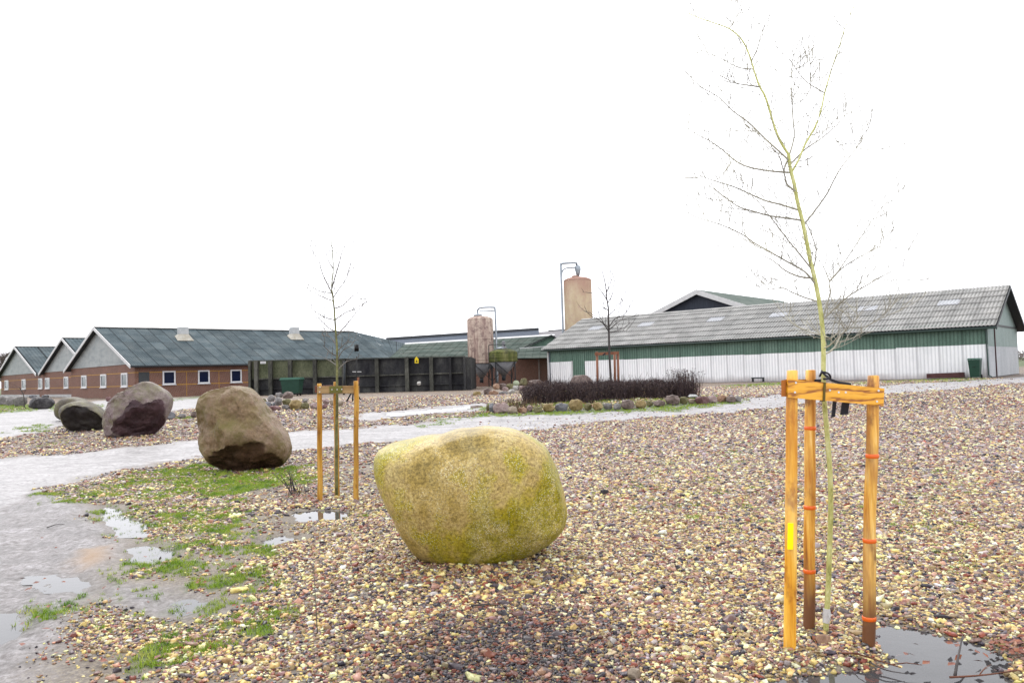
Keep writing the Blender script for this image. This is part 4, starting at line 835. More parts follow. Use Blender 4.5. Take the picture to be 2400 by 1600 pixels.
def silo(px, r, Y, ztop, zc, zcone, mat, label, dome=.35, capmat=None, lowr=.16, legs=True, ring=None):
    c = P3(px, 860, Y); gz = float(h0(c.x, c.y)); c = V(c.x, c.y, gz)
    s_ = thing('silo', c, label, 'silo')
    prof = [(r*.985, zc), (r, zc+.03), (r, ztop-dome)]
    body = part('tank', MB().lathe(c, prof+[(r*.99, ztop-dome+.02)], 40), mat, s_, True)
    dm = [(r*math.cos(a), ztop-dome+dome*math.sin(a)) for a in [i*math.pi/2/8 for i in range(8)]]+[(.12, ztop)]
    part('domed_top', MB().lathe(c, [(x, z+.003) for x, z in dm], 40), capmat or mat, s_, True)
    part('lid', MB().lathe(c-V(r*.15, 0, 0), [(.30, ztop-.02), (.34, ztop+.05), (.30, ztop+.12), (.05, ztop+.16)], 20), PIPE if r < 1.2 else mat, s_, True)
    for z in [zc+.06, zc+.30] + ([ (zc+ztop)/2 ] if r < 1.03 else []):
        part('band', MB().lathe(c, [(r+.004, z), (r+.02, z+.02), (r+.02, z+.05), (r+.004, z+.07)], 40), mat, s_, True)
    if zcone is not None:
        part('cone', MB().lathe(c, [(lowr, zcone), (r*.96, zc-.01)], 32), CONE, s_, True)
        part('outlet', MB().tube([c+UPZ*(zcone-gz+.02), c+UPZ*(zcone-gz-.35)], lowr*.9, 12), DKM, s_, True)
    if legs:
        for k in range(4):
            a = math.pi/4+k*math.pi/2+.2; q = c+V(math.cos(a), math.sin(a), 0)*r*.96
            part('leg', MB().box(q-V(.04, .04, .05), V(.08, 0, 0), V(0, .08, 0), UPZ*(zc-gz+.1)), DKM, s_)
            a2 = a+math.pi/2; q2 = c+V(math.cos(a2), math.sin(a2), 0)*r*.96
            part('brace', MB().tube([q+UPZ*(zc-gz-.02), q2+UPZ*.5], .025, 6), DKM, s_)
    return s_, c
sA, cA = silo(1128, .995, 60, 6.02, 2.36, 1.25, STA, 'tall narrow silo stained brown, with a pipe looping over its lid')
mb = MB().tube(bez([cA+V(-.15, 0, 6.1-.55), cA+V(-.15, 0, 6.45-.55), cA+V(.1, -.1, 6.62-.55), cA+V(1.05, -.2, 6.62-.55), cA+V(1.18, -.2, 6.45-.55), cA+V(1.2, -.2, 5.5-.55), cA+V(1.22, -.2, 3.0-.55), cA+V(1.22, -.2, .3)], 5), .075, 8)
part('filling_pipe', mb, PIPE, sA, True)
part('filling_pipe', MB().tube([cA+V(.0, -.1, 6.35-.55), cA+V(1.1, -.2, 6.35-.55)], .05, 6), PIPE, sA, True)
sB, cB = silo(1180, 1.05, 57.5, 3.35, 2.40, 1.40, STB, 'short green stained silo with a wide cone, right of the brown silo', dome=.32)
part('filling_pipe', MB().tube(bez([cB+V(.15, -.1, 2.95), cB+V(.1, -.2, 3.1), cB+V(-.4, -.3, 3.13), cB+V(-.95, -.4, 3.1), cB+V(-1.03, -.4, 2.9), cB+V(-1.05, -.4, 1.4)], 4), .03, 6), DKM, sB, True)
part('filler_neck', MB().lathe(cB+V(.05, 0, 0), [(.30, 3.33), (.20, 3.5), (.10, 3.62), (.13, 3.85), (.05, 3.95)], 16), CONE, sB, True)
sC, cC = silo(1360, 1.36, 76, 10.7, .6, None, STC, 'tallest silo, yellowish with a pink top, rising behind the long barn roof', dome=.42, capmat=PCAP, legs=False)
xo = -1.58
mb = MB().tube(bez([cC+V(xo, -.4, 0), cC+V(xo, -.4, 5), cC+V(xo, -.4, 10.9), cC+V(xo+.05, -.4, 11.35), cC+V(xo+.3, -.4, 11.45), cC+V(-.25, -.2, 11.5), cC+V(-.05, -.2, 11.45), cC+V(.0, 0, 11.2)], 5), .11, 8)
part('filling_pipe', mb, PIPE, sC, True)
part('filling_pipe', MB().tube(bez([cC+V(xo+.02, -.4, 9.8), cC+V(xo+.1, -.4, 10.6), cC+V(xo+.5, -.3, 10.98), cC+V(0, -.1, 11.05)], 5), .075, 6), PIPE, sC, True)
part('cyclone', MB().lathe(cC+V(.08, 0, 0), [(.14, 10.75), (.22, 11.1), (.30, 11.4), (.30, 11.72), (.2, 11.8)], 20), PIPE, sC, True)
# ------------------------------------------------------------------ dark slurry wall
DW1 = M('dark_mossy_concrete', [(.008, .008, .012), (.028, .028, .03), (.07, .07, .065)], 1.1, .7, .5, 12, .02, stretch=(1, 1, .6), fine=.5, var=.25)
DW2 = M('greenish_concrete', [(.06, .07, .035), (.12, .13, .075), (.18, .18, .12)], .9, .7, .5, 12, .02, stretch=(1, 1, .6), fine=.5, var=.2)
RIB = M('grey_concrete_rib', [(.03, .03, .026), (.07, .07, .058), (.12, .117, .10)], 1.5, .7, .5, 12, .02, stretch=(1, 1, .4), fine=.5, var=.2)
wl = thing('slurry_wall', V(-9, 52, .5), 'long dark ribbed concrete wall between the brick barn and the silos', 'wall')
WX = [(588, 54.0), (603, 53.9), (636, 53.7), (682, 53.4), (740, 53.1), (808, 52.7), (885, 52.2), (955, 51.7), (1012, 51.3), (1056, 51.0), (1090, 50.8)]
def wp(px, Y): q = P3(px, 880, Y); return V(q.x, q.y, 0)
def wt(px): return 2.96-(px-588)/502*.22
for i in range(len(WX)-1):
    (xa, ya), (xb, yb) = WX[i], WX[i+1]; A0, B0 = wp(xa, ya), wp(xb, yb); ta, tb_ = wt(xa), wt(xb)
    def pn(z0, z1a, z1b, mat, off=0, nm='panel'):
        part(nm, MB().prism([A0+V(0, off, z0), B0+V(0, off, z0), B0+V(0, off, z1b), A0+V(0, off, z1a)], V(0, .12, 0)), mat, wl)
    up_m = DW2 if xa < 800 else DW1
    pn(1.72, ta-.02, tb_-.02, up_m, .02); pn(1.02, 1.66, 1.66, DW1, .06); pn(.3, .96, .96, DW1, .03)
    part('ledge', MB().prism([A0+V(0, -.10, 1.65), B0+V(0, -.10, 1.65), B0+V(0, -.10, 1.73), A0+V(0, -.10, 1.73)], V(0, .22, 0)), RIB, wl)
    part('ledge', MB().prism([A0+V(0, -.08, .95), B0+V(0, -.08, .95), B0+V(0, -.08, 1.03), A0+V(0, -.08, 1.03)], V(0, .2, 0)), DW1, wl)
for i, (xa, ya) in enumerate(WX):
    a = wp(xa, ya); w_ = .24 if 1 <= i <= 8 else .16
    part('rib', MB().box(a+V(-w_/2, -.32, .3), V(w_, 0, 0), V(0, .34, 0), UPZ*(wt(xa)-.3)), RIB if i < 9 else DW1, wl)
part('end_return', MB().box(wp(1090, 50.8)+V(.1, -.3, .3), V(.3, 0, 0), V(0, 7, 0), UPZ*2.4), DW1, wl)
part('coping', MB().prism([wp(586, 54.05)+V(0, -.1, 2.955), wp(1092, 50.75)+V(0, -.1, 2.735), wp(1092, 50.75)+V(0, -.1, 2.775), wp(586, 54.05)+V(0, -.1, 2.995)], V(0, .3, 0)), RIB, wl)
YEL = flat('yellow_sign', (.85, .62, .02), .4); BLK = flat('black_print', (.01, .01, .01), .5)
q = P3(976, 850, 51.2); sg = thing('warning_sign', q, 'small yellow house shaped warning sign with black emblem on the dark wall', 'sign')
def sgp(x, y): return P3(x, y, 51.2)
part('sign_plate', MB().prism([sgp(972, 851), sgp(981, 851), sgp(981, 841), sgp(978.5, 838), sgp(976, 835.5), sgp(974, 838), sgp(972, 841)], V(0, .02, 0)), YEL, sg)
def sgq(x, y): return P3(x, y, 51.19)
part('emblem', MB().prism([sgq(974, 848.5), sgq(979, 848.5), sgq(976.5, 842.5)], V(0, .006, 0)), BLK, sg)
sgw = thing('notice_plate', P3(616, 849, 53.4), 'small white notice with faint grey lines at the top left of the dark wall', 'sign')
part('plate', MB().prism([P3(610, 852, 53.4), P3(623, 852, 53.4), P3(623, 846.5, 53.4), P3(610, 846.5, 53.4)], V(0, .02, 0)), WHT, sgw)
part('printed_line', MB().prism([P3(612, 850, 53.39), P3(621, 850, 53.39), P3(621, 849, 53.39), P3(612, 849, 53.39)], V(0, .005, 0)), flat('grey_print', (.3, .3, .3)), sgw)
# pump with black mast by the wall
pm = gnd(812, 941); pb = thing('slurry_pump', pm, 'black pump mast on splayed legs in front of the dark wall', 'pump')
top_ = at(836, 822, pm.y)
part('mast', MB().tube([at(836, 930, pm.y), at(836, 835, pm.y)], .025, 8), BLK, pb, True)
part('motor', MB().lathe(at(836, 830, pm.y), [(.05, at(0, 838, pm.y).z), (.10, at(0, 836, pm.y).z+.05), (.10, top_.z-.02), (.05, top_.z+.06)], 12), BLK, pb, True)
part('handle_bar', MB().tube([at(826, 871, pm.y), at(847, 871, pm.y)], .015, 6), WHT, pb)
for a_, b_ in ((812, 941), (845, 936), (826, 944)):
    part('leg', MB().tube([at(828, 912, pm.y), at(a_, b_, pm.y)], .035, 6), BLK, pb)
part('pipe_stub', MB().tube([at(806, 925, pm.y), at(808, 846, pm.y)], .045, 8), DKM, pb, True)
# ------------------------------------------------------------------ wheeled bins
BG = flat('green_bin_plastic', (.022, .065, .045), .45); BG2 = flat('green_bin_lid', (.035, .11, .075), .4)
b0 = gnd(2287, 890); b0 = V(plane_hit(2287, 887, C-e2*.75, e2).x, plane_hit(2287, 887, C-e2*.75, e2).y, HB-.02)
wb = thing('wheelie_bin', b0, 'green two wheeled refuse bin standing against the white barn wall', 'bin')
def taper(c, w0, d0, w1, d1, z0, z1, ux=e1, uy=e2):
    mb = MB(); 
    for w_, d_, z in ((w0, d0, z0), (w1, d1, z1)):
        for s1, s2 in ((-1, -1), (1, -1), (1, 1), (-1, 1)): mb.v.append(tuple(c+ux*(s1*w_/2)+uy*(s2*d_/2)+UPZ*z))
    mb.f = [(3, 2, 1, 0), (4, 5, 6, 7), (0, 1, 5, 4), (1, 2, 6, 5), (2, 3, 7, 6), (3, 0, 4, 7)]; return mb
part('body', taper(b0, .42, .45, .55, .62, .06, .96), BG, wb); part('lid', taper(b0, .60, .68, .52, .6, .965, 1.04), BG2, wb)
part('handle', MB().tube([b0+e2*.33-e1*.22+UPZ*.95, b0+e2*.36-e1*.22+UPZ*1.0, b0+e2*.36+e1*.22+UPZ*1.0, b0+e2*.33+e1*.22+UPZ*.95], .02, 6), BG, wb)
part('moulded_mark', MB().box(b0-e1*.06-e2*.29+UPZ*.58, e1*.14, e2*.02, UPZ*.02), BLK, wb)
for s_ in (-1, 1): part('wheel', MB().tube([b0+e1*s_*.22+e2*.22+UPZ*.1, b0+e1*s_*.27+e2*.22+UPZ*.1], .1, 14), BLK, wb)
b1 = P3(685, 905, 49.5); b1 = V(b1.x, 49.5, .55); XA, YA = V(.999, -.04, 0), V(.04, .999, 0)
cb = thing('refuse_container', b1, 'green four wheeled refuse container before the dark wall, behind the stone heap', 'bin')
part('body', taper(b1, 1.00, .75, 1.2, .95, .18, 1.05, XA, YA), BG, cb); part('lid', taper(b1, 1.28, 1.02, 1.20, .85, 1.055, 1.17, XA, YA), BG2, cb)
part('lid_rim', taper(b1, 1.30, 1.04, 1.30, 1.04, 1.02, 1.053, XA, YA), BG2, cb)
for s1 in (-1, 1):
    for s2 in (-1, 1): part('castor', MB().tube([b1+XA*(s1*.42-.03)+YA*s2*.3+UPZ*.09, b1+XA*(s1*.42+.03)+YA*s2*.3+UPZ*.09], .09, 12), BLK, cb)
# red mooring of rust at foot of the white wall : low rusty trough
a = plane_hit(2175, 893, C-e2*.30, e2); b_ = plane_hit(2262, 888, C-e2*.30, e2)
tr = thing('rusty_trough', V(a.x, a.y, HB), 'low dark red trough along the foot of the white wall beside the bin', 'trough')
part('trough_body', MB().prism([V(a.x, a.y, HB+.02), V(b_.x, b_.y, HB+.02), V(b_.x, b_.y, HB+.30), V(a.x, a.y, HB+.26)], -e2*.28), M('dark_red_metal', [(.06, .025, .025), (.12, .05, .05)], 3, .7), tr)
a = plane_hit(1766, 900, C-e2*.45, e2); b_ = plane_hit(1792, 899, C-e2*.45, e2)
bx = thing('dark_trestle', V(a.x, a.y, HB), 'small dark trestle on legs at the foot of the white wall', 'trestle')
part('top', MB().box(V(a.x, a.y, HB+.18), b_-a+UPZ*(a.z-b_.z), -e2*.3, UPZ*.07), DKM, bx)
for k in (0.02, .95): part('leg', MB().box(V(a.x, a.y, HB-.02)+(b_-a).xy.to_3d()*k, e1*-.03, -e2*.25, UPZ*.20), DKM, bx)
# ------------------------------------------------------------------ tree stakes
def wood_mat(name, cols, kn=(.16, .07, .015)):
    mt, t, p = newmat(name); v_ = coords(t, (1, 1, .07)); c = ramp(t, nz(t, v_, 26, 6, .6), [(.28+.44*i/(len(cols)-1), q) for i, q in enumerate(cols)])
    k = ramp(t, nz(t, coords(t, (1, 1, .6)), 7, 5, .6), [(.56, (0, 0, 0)), (.68, (1, 1, 1))]); c = mixc(t, k, c, kn)
    c = mixc(t, ramp(t, nz(t, coords(t, (1, 1, .3)), 3.3, 5), [(.50, (0, 0, 0)), (.66, (.5, .5, .5))]), c, cols[-1])
    c = mixc(t, ramp(t, nz(t, coords(t, (1.6, 1.6, .22)), 5.1, 6), [(.48, (0, 0, 0)), (.64, (.75, .75, .75))]), c, cols[0])
    t.links.new(c, p.inputs['Base Color']); p.inputs['Roughness'].default_value = .42; bump(t, p, nz(t, v_, 60, 4), .4, .004); return mt
WD = wood_mat('wet_orange_pine', [(.46, .16, .006), (.74, .34, .02), (.86, .48, .06), (.95, .72, .28)], (.34, .11, .01))
WDB = wood_mat('wet_brown_pine', [(.20, .06, .006), (.50, .20, .015), (.74, .40, .06), (.90, .66, .26)], (.12, .035, .006))
t = WDB.node_tree; p = t.nodes['Principled BSDF']; l = p.inputs['Base Color'].links[0].from_socket   # soaked foot of the posts
sz = t.nodes.new('ShaderNodeSeparateXYZ'); t.links.new(coords(t), sz.inputs[0])
t.links.new(mixc(t, ramp(t, mth(t, 'ADD', sz.outputs[2], mth(t, 'MULTIPLY', nz(t, coords(t, (1, 1, .3)), 9, 4), .35)), [(.30, (1, 1, 1)), (.62, (0, 0, 0))]), l, (.14, .055, .02)), p.inputs['Base Color'])
WDF = wood_mat('far_pine', [(.26, .10, .01), (.58, .29, .035), (.78, .48, .12)], (.16, .05, .01))
WDR = wood_mat('red_brown_stake', [(.16, .055, .03), (.28, .11, .06), (.34, .16, .09)])
mt, t, p = newmat('orange_board'); BRD = mt
v_ = coords(t, (.30, 1, 1.6)); wv = node(t, 'ShaderNodeTexWave'); wv.bands_direction = 'Z'; wv.inputs['Scale'].default_value = 4.2; wv.inputs['Distortion'].default_value = 16; wv.inputs['Detail'].default_value = 5; wv.inputs['Detail Scale'].default_value = .7; wv.inputs['Detail Roughness'].default_value = .7
t.links.new(v_, wv.inputs['Vector']); c = ramp(t, wv.outputs[0], [(.03, (.28, .09, .006)), (.2, (.60, .26, .012)), (.8, (.78, .38, .025))])
t.links.new(c, p.inputs['Base Color']); p.inputs['Roughness'].default_value = .4; bump(t, p, wv.outputs[0], .3, .003)
NAIL = flat('bright_nail', (.85, .85, .85), .3); STRAP = flat('black_strap', (.02, .02, .03), .5); BAND, t, p = newmat('orange_band'); p.inputs['Base Color'].default_value = (.95, .16, .01, 1); p.inputs['Roughness'].default_value = .3
YB, t, p = newmat('yellow_tape'); p.inputs['Base Color'].default_value = (1, .85, .0, 1)
ENDG = flat('pale_end_grain', (.5, .36, .18), .6)
def post(parent, tx, ty, bx_, by_, r, mat, Y=None, rough=.04):
    g = gnd(bx_, by_); Yp = Y or g.y; top = at(tx, ty, Yp); bot = g-UPZ*.12; n = 26; pts = []; rd = []
    for k in range(n+1):
        u = k/n; q = bot.lerp(top, u); q += V(mnoise.noise(V(tx, u*3, 0))*.012, mnoise.noise(V(tx+9, u*3, 0))*.01, 0)*(1 if k < n-2 else .5)
        pts.append(q); rd.append(r*(1+rough*mnoise.noise(V(tx*.3, u*7, 3)))*(1.06-.08*u))
    rd[-1] *= .93; pts.append(pts[-1]+UPZ*.004); rd.append(rd[-1]*.8)
    pp = part('post', MB().tube(pts, rd, 20), mat, parent, True)
    return pp, pts, rd, Yp
def band(parent, pts, rd, zz, mat, h=.024, nm='band'):
    k = min(range(len(pts)), key=lambda i: abs(pts[i].z-zz)); q = V(pts[k].x, pts[k].y, zz)
    return part(nm, MB().lathe(q, [(rd[k]*1.03, zz-h/2), (rd[k]*1.09, zz-h/2+.003), (rd[k]*1.09, zz+h/2-.003), (rd[k]*1.03, zz+h/2)], 20), mat, parent, True)
gA = gnd(1934, 1482)
stA = thing('tree_stake_frame', gA, 'near orange pine stake frame with a nailed cross board, round the tall young tree', 'stake frame', 'stake frames round the young trees')
p1, pt1, r1, Y1 = post(stA, 1857, 869, 1849, 1520, .0325, WD)
p2, pt2, r2, Y2 = post(stA, 1900, 868, 1893, 1474, .0325, WDB)
p3, pt3, r3, Y3 = post(stA, 2047, 881, 2031, 1509, .0335, WDB)
for py_ in (1003, 1188, 1337): band(p2, pt2, r2, at(1893, py_, Y2).z, BAND)
for py_ in (1068, 1266, 1447.5): band(p3, pt3, r3, at(2035, py_, Y3).z, BAND)
part('tape', MB().box(at(1847, 1287, Y1-.045), at(1859, 1287, Y1-.045)-at(1847, 1287, Y1-.045), V(0, .012, 0), at(1848, 1226, Y1-.045)-at(1847, 1287, Y1-.045)), YB, p1)
yb0, yb1 = Y1-.062, Y3-.064
bd = part('cross_board', MB().prism([at(1847, 931, yb0), at(2071, 951, yb1), at(2073, 910, yb1), at(1848, 888, yb0)], V(0, .028, 0)), BRD, stA)
for (a, b) in [(177, 117), (172, 163), (341, 153), (384, 163), (418, 163), (577, 155), (569, 207)]:
    px_, py_ = 1780+a/2.063, 840+b/2.063; u = (px_-1848)/224; yy = yb0+(yb1-yb0)*u-.004
    c_ = at(px_, py_, yy); part('nail', MB().tube([c_, c_+V(0, .005, 0)], .0058, 10), NAIL, bd)
part('strap_wrap', MB().prism([at(1929, 941, (yb0+yb1)/2-.012), at(1934, 941, (yb0+yb1)/2-.012), at(1936, 896, (yb0+yb1)/2-.012), at(1931, 895, (yb0+yb1)/2-.012)], V(0, .045, 0)), flat('olive_strap', (.14, .10, .02), .5), stA)
part('side_board', MB().prism([at(1831, 929, Y1-.03), at(1842, 929, Y1-.03), at(1842, 889, Y1-.03), at(1831, 891, Y1-.03)], at(1889, 908, Y2+.06)-at(1836, 910, Y1-.03)), flat('red_orange_board', (.50, .17, .03), .5), stA)
part('tie_strap', MB().prism([at(1905, 889, Y2-.02), at(1905, 896, Y2-.02), at(1932, 896, Y1+.24), at(1932, 888, Y1+.24)], V(0, .004, 0)), STRAP, stA)
sq = [(1921, 880), (1926, 870), (1936, 880), (1950, 891), (1968, 897), (1995, 901)]
part('tie_strap', MB().prism([at(x, y-3.5, Y1+.17+(.1*i)/5) for i, (x, y) in enumerate(sq)]+[at(x, y+3.5, Y1+.17+(.1*i)/5) for i, (x, y) in reversed(list(enumerate(sq)))], V(0, .004, 0)), STRAP, stA)
part('knot_strap', MB().tube(bez([at(1921, 882, Y1+.17), at(1928, 872, Y1+.15), at(1942, 876, Y1+.15), at(1946, 886, Y1+.16), at(1930, 888, Y1+.15)], 4), .006, 8), STRAP, stA, True)
for (a0, a1, b0_, b1_) in ((350, 374, 205, 285), (393, 436, 212, 273)):
    part('strap_end', MB().prism([at(1780+a0/2.063, 840+b1_/2.063, Y1+.1), at(1780+(a1-8)/2.063, 840+(b1_-4)/2.063, Y1+.1), at(1780+a1/2.063, 840+b0_/2.063, Y1+.1), at(1780+(a0+8)/2.063, 840+b0_/2.063, Y1+.1)], V(0, .012, 0)), STRAP, stA)
gB = gnd(787, 1165)
stB = thing('tree_stake_frame', gB, 'slender three post stake frame standing left of the yellow green boulder', 'stake frame', 'stake frames round the young trees')
q1 = post(stB, 748.5, 899, 749, 1174, .033, WDF); q2 = post(stB, 787, 895, 790, 1163, .033, WDF); q3 = post(stB, 834, 893, 835, 1174, .032, WDF)
yB = q1[3]-.06
bB = part('cross_board', MB().prism([at(743, 922, yB), at(841, 921, yB), at(841, 903, yB), at(743, 905, yB)], V(0, .028, 0)), M('tan_board', [(.30, .18, .07), (.45, .30, .14)], 6, .5, .2, stretch=(.2, 1, 3)), stB)
part('tie_pad', MB().prism([at(772, 921, yB-.012), at(802, 920, yB-.012), at(802, 904, yB-.012), at(772, 905, yB-.012)], V(0, .010, 0)), flat('olive_pad', (.15, .14, .03), .5), stB)
for a, b in ((778, 912.5), (790, 912.5), (801, 912), (750, 907), (836, 908), (749, 918), (837, 917)):
    c_ = at(a, b, yB-.018); part('nail', MB().tube([c_, c_+V(0, .018, 0)], .007, 8), NAIL, bB)
part('side_board', MB().prism([at(738, 920, yB), at(742, 920, yB), at(742, 904, yB), at(738, 904, yB)], V(.1, .5, 0)), flat('dark_red_board', (.16, .05, .03), .5), stB)
part('splinter', MB().prism([at(836, 900, yB+.08), at(840, 900, yB+.08), at(841, 884, yB+.08), at(837, 884, yB+.08)], V(0, .03, 0)), WDR, stB)
YC = 30.5
stC = thing('tree_stake_frame', V(P3(1425, 900, YC).x, YC, .6), 'far red brown stake frame rising out of the hedge before the white barn wall', 'stake frame', 'stake frames round the young trees')
for px_ in (1400, 1441, 1449):
    yy = YC+(.35 if px_ == 1441 else 0); a = at(px_-1, 824, yy); b_ = at(px_+1, 915, yy)
    part('post', MB().tube([V(b_.x, yy, .55), a], .048, 10), WDR, stC, True)
part('cross_board', MB().prism([at(1394, 833, YC-.08), at(1451, 830, YC-.08), at(1451, 823, YC-.08), at(1394, 826, YC-.08)], V(0, .03, 0)), WDR, stC)
part('tie', MB().tube([at(1413, 832, YC-.1), at(1420, 827, YC-.05), at(1428, 826, YC)], .03, 6), STRAP, stC)
# ------------------------------------------------------------------ young trees
BARK, t, p = newmat('flash_lit_bark'); v_ = coords(t, (1, 1, .5))  # bright yellow green puts the flash light into the bark colour
t.links.new(ramp(t, nz(t, v_, 22, 6, .75), [(.30, (.16, .16, .05)), (.42, (.50, .50, .16)), (.56, (.68, .68, .28)), (.72, (.85, .83, .55))]), p.inputs['Base Color']); bump(t, p, nz(t, v_, 45, 4), .6, .006); p.inputs['Roughness'].default_value = .6
TWG = M('grey_twig', [(.22, .21, .17), (.36, .34, .28), (.52, .50, .38)], 5, .6, 0); TWD = M('dark_twig', [(.04, .035, .035), (.09, .075, .07)], 5, .6, 0)
def sapling(name_label, Y, trunk, trad, branches, brad, twig, seed, sub=1.0, mats=(None, None), gap=.16, tw_len=(.10, .32), spread=.5, base=None, young=None):
    rr = random.Random(seed); trunk3 = [at(x, y, Y) for x, y in trunk]
    if base: trunk3[0] = Vector(base)
    th_ = thing('young_tree', trunk3[0], name_label, 'tree', 'young bare trees')
    tp = bez(trunk3, 4); n = len(tp)
    part('trunk', MB().tube(tp, [trad[0]+(trad[1]-trad[0])*(i/(n-1))**.8 for i in range(n)], 10), mats[0], th_, True)
    mbt = MB(); PL = [(*pix(q), q.y, q, 1.0) for q in tp]
    def twigs(pl, r0, lvl):
        L = sum((pl[i+1]-pl[i]).length for i in range(len(pl)-1)); d = gap*.6; acc = 0; side = 1
        for i in range(len(pl)-1):
            seg = pl[i+1]-pl[i]; sl = seg.length
            while acc+sl > d:
                u = (d-acc)/sl; q = pl[i].lerp(pl[i+1], u); tl = rr.uniform(*tw_len)*(1 if lvl == 0 else .5)*(1-.4*d/L)
                dr_ = seg.normalized(); ax_ = V(rr.uniform(-1, 1), rr.uniform(-1, 1), rr.uniform(-.3, 1)).normalized(); side = -side
                pr = (ax_-dr_*ax_.dot(dr_)).normalized(); dv = (dr_*.75+pr*.8).normalized()
                e = [q]; 
                for k in range(4): dv = (dv+V(rr.uniform(-.22, .22), rr.uniform(-.22, .22), rr.uniform(-.05, .25))).normalized(); e.append(e[-1]+dv*tl/4)
                rt_ = max(r0*.42, twig); mbt.tube(e, [rt_, rt_*.9, rt_*.8, rt_*.65, rt_*.4], 4, False)
                if lvl == 0 and rr.random() < .75*sub: twigs(e, rt_, 1)
                d += gap*rr.uniform(.5, 1.5)
            acc += sl
    for bi, b in enumerate(branches):
        k = rr.uniform(-spread, spread); nb = len(b); pts = []
        # start on the trunk, drift in depth along the branch
        dmin = min(range(len(tp)), key=lambda i: (tp[i]-at(b[0][0], b[0][1], tp[i].y)).length)
        best = min(PL, key=lambda q: (q[0]-b[0][0])**2+(q[1]-b[0][1])**2); y0_ = best[2]
        for i, (x, y) in enumerate(b): pts.append(at(x, y, y0_+k*(i/(max(nb-1, 1)))**1.2))
        pts[0] = best[3]
        pl = bez(pts, 3); m_ = len(pl); pass; r0 = brad*rr.uniform(.8, 1.15)*(1.35 if bi in (young or ()) else 1)
        r0 = min(r0, best[4]*.85)
        rd = [max(r0*(1-.72*(i/(m_-1))), twig*.85) for i in range(m_)]; PL += [(*pix(q), q.y, q, r_) for q, r_ in zip(pl[1:], rd[1:])]
        part('branch', MB().tube(pl, rd, 6, False), mats[0] if bi in (young or ()) else mats[1], th_, True); twigs(pl, r0*.6, 0)
    part('twigs', mbt, mats[1], th_, False, kind='stuff')
    return th_
z7 = lambda L: [(1600+a/1.742, b/1.742) for a, b in L]
trunkA = [(1934, 1484), (1941, 1380), (1944, 1290), (1947, 1190), (1945, 1100), (1938, 1010), (1932, 940), (1930, 880)]+z7([(575, 1420), (570, 1330), (560, 1250), (548, 1180), (535, 1120), (520, 1060), (505, 980), (488, 900), (468, 820), (455, 750), (440, 690), (432, 630)])
brA = [z7(L) for L in [
    [(432, 635), (400, 580), (375, 520), (355, 450), (335, 390), (315, 355), (295, 300), (280, 250), (262, 200), (235, 155), (190, 118), (130, 95), (70, 75), (25, 55)],
    [(190, 118), (215, 80), (235, 30), (245, 0)], [(440, 640), (455, 560), (450, 480), (445, 400), (443, 310), (455, 270), (460, 210)],
    [(450, 700), (470, 660), (500, 590), (540, 520), (565, 450), (580, 380), (600, 310), (612, 270), (640, 190), (665, 110), (703, 20)],
    [(436, 655), (385, 610), (340, 570), (290, 520), (255, 490), (200, 450), (150, 400), (100, 370), (40, 340)],
    [(443, 706), (370, 700), (280, 685), (220, 660), (160, 610), (110, 575), (60, 550), (20, 525)],
    [(455, 792), (425, 750), (413, 700), (390, 630), (350, 590)],
    [(468, 856), (400, 835), (340, 820), (270, 790), (215, 765), (150, 745), (90, 725), (40, 705)],
    [(480, 902), (420, 890), (350, 880), (280, 860), (230, 845), (180, 810), (130, 770), (110, 740)],
    [(527, 1102), (480, 1040), (430, 980), (385, 920), (345, 870), (310, 825), (260, 790)],
    [(544, 1162), (500, 1110), (430, 1070), (360, 1030), (290, 990), (240, 955), (150, 915), (65, 890), (5, 860)],
    [(535, 1140), (480, 1130), (420, 1105), (370, 1065), (320, 1040)], [(555, 1226), (500, 1215), (440, 1190), (410, 1175), (350, 1180), (285, 1163)],
    [(490, 912), (540, 860), (590, 790), (615, 740), (650, 680), (710, 605), (750, 545)], [(710, 605), (775, 615)], [(710, 605), (695, 550), (680, 485)],
    [(445, 680), (500, 610), (560, 570), (620, 520), (680, 455)], [(569, 1300), (590, 1240), (603, 1190), (600, 1150), (640, 1100), (700, 1010), (740, 950), (780, 890), (830, 830), (905, 765)],
    [(602, 1150), (650, 1095), (720, 1050), (790, 1010), (840, 960), (868, 932)], [(530, 1105), (545, 1020), (510, 920), (495, 900)], [(600, 1152), (570, 1080), (530, 1030)],
    [(567, 1300), (640, 1240), (690, 1200), (750, 1165), (820, 1125), (905, 1083)], [(577, 1452), (600, 1435), (625, 1410), (665, 1345), (740, 1335), (830, 1290), (900, 1265)],
    [(575, 1418), (600, 1410), (640, 1370), (672, 1345), (690, 1300)], [(573, 1378), (540, 1360), (500, 1350), (440, 1310), (410, 1275)], [(573, 1372), (600, 1380), (625, 1412)],
    [(430, 640), (410, 700), (400, 690)], [(310, 350), (240, 345), (160, 330)], [(285, 285), (225, 275), (150, 235), (75, 205)], [(285, 255), (305, 200), (320, 140), (335, 100)], [(445, 300), (500, 260), (550, 205)], [(450, 430), (500, 400), (540, 300), (550, 240)], [(580, 385), (500, 330), (440, 250), (380, 190)]]]
sapling('tall bare young tree with flash lit trunk inside the near stake frame at the right', gA.y, trunkA, (.0165, .0105), brA, .0056, .0021, 5, mats=(BARK, TWG), gap=.062, tw_len=(.12, .42), young=(0, 3), base=gA-UPZ*.02)
tg = thing('trunk_tag', at(1935, 1445, gA.y-.02), 'white paper tag wrapped round the foot of the near young tree', 'tag')
part('tag', MB().tube([at(1937, 1425, gA.y), at(1938, 1438, gA.y), at(1936, 1458, gA.y)], [.020, .024, .020], 10), WHT, tg)
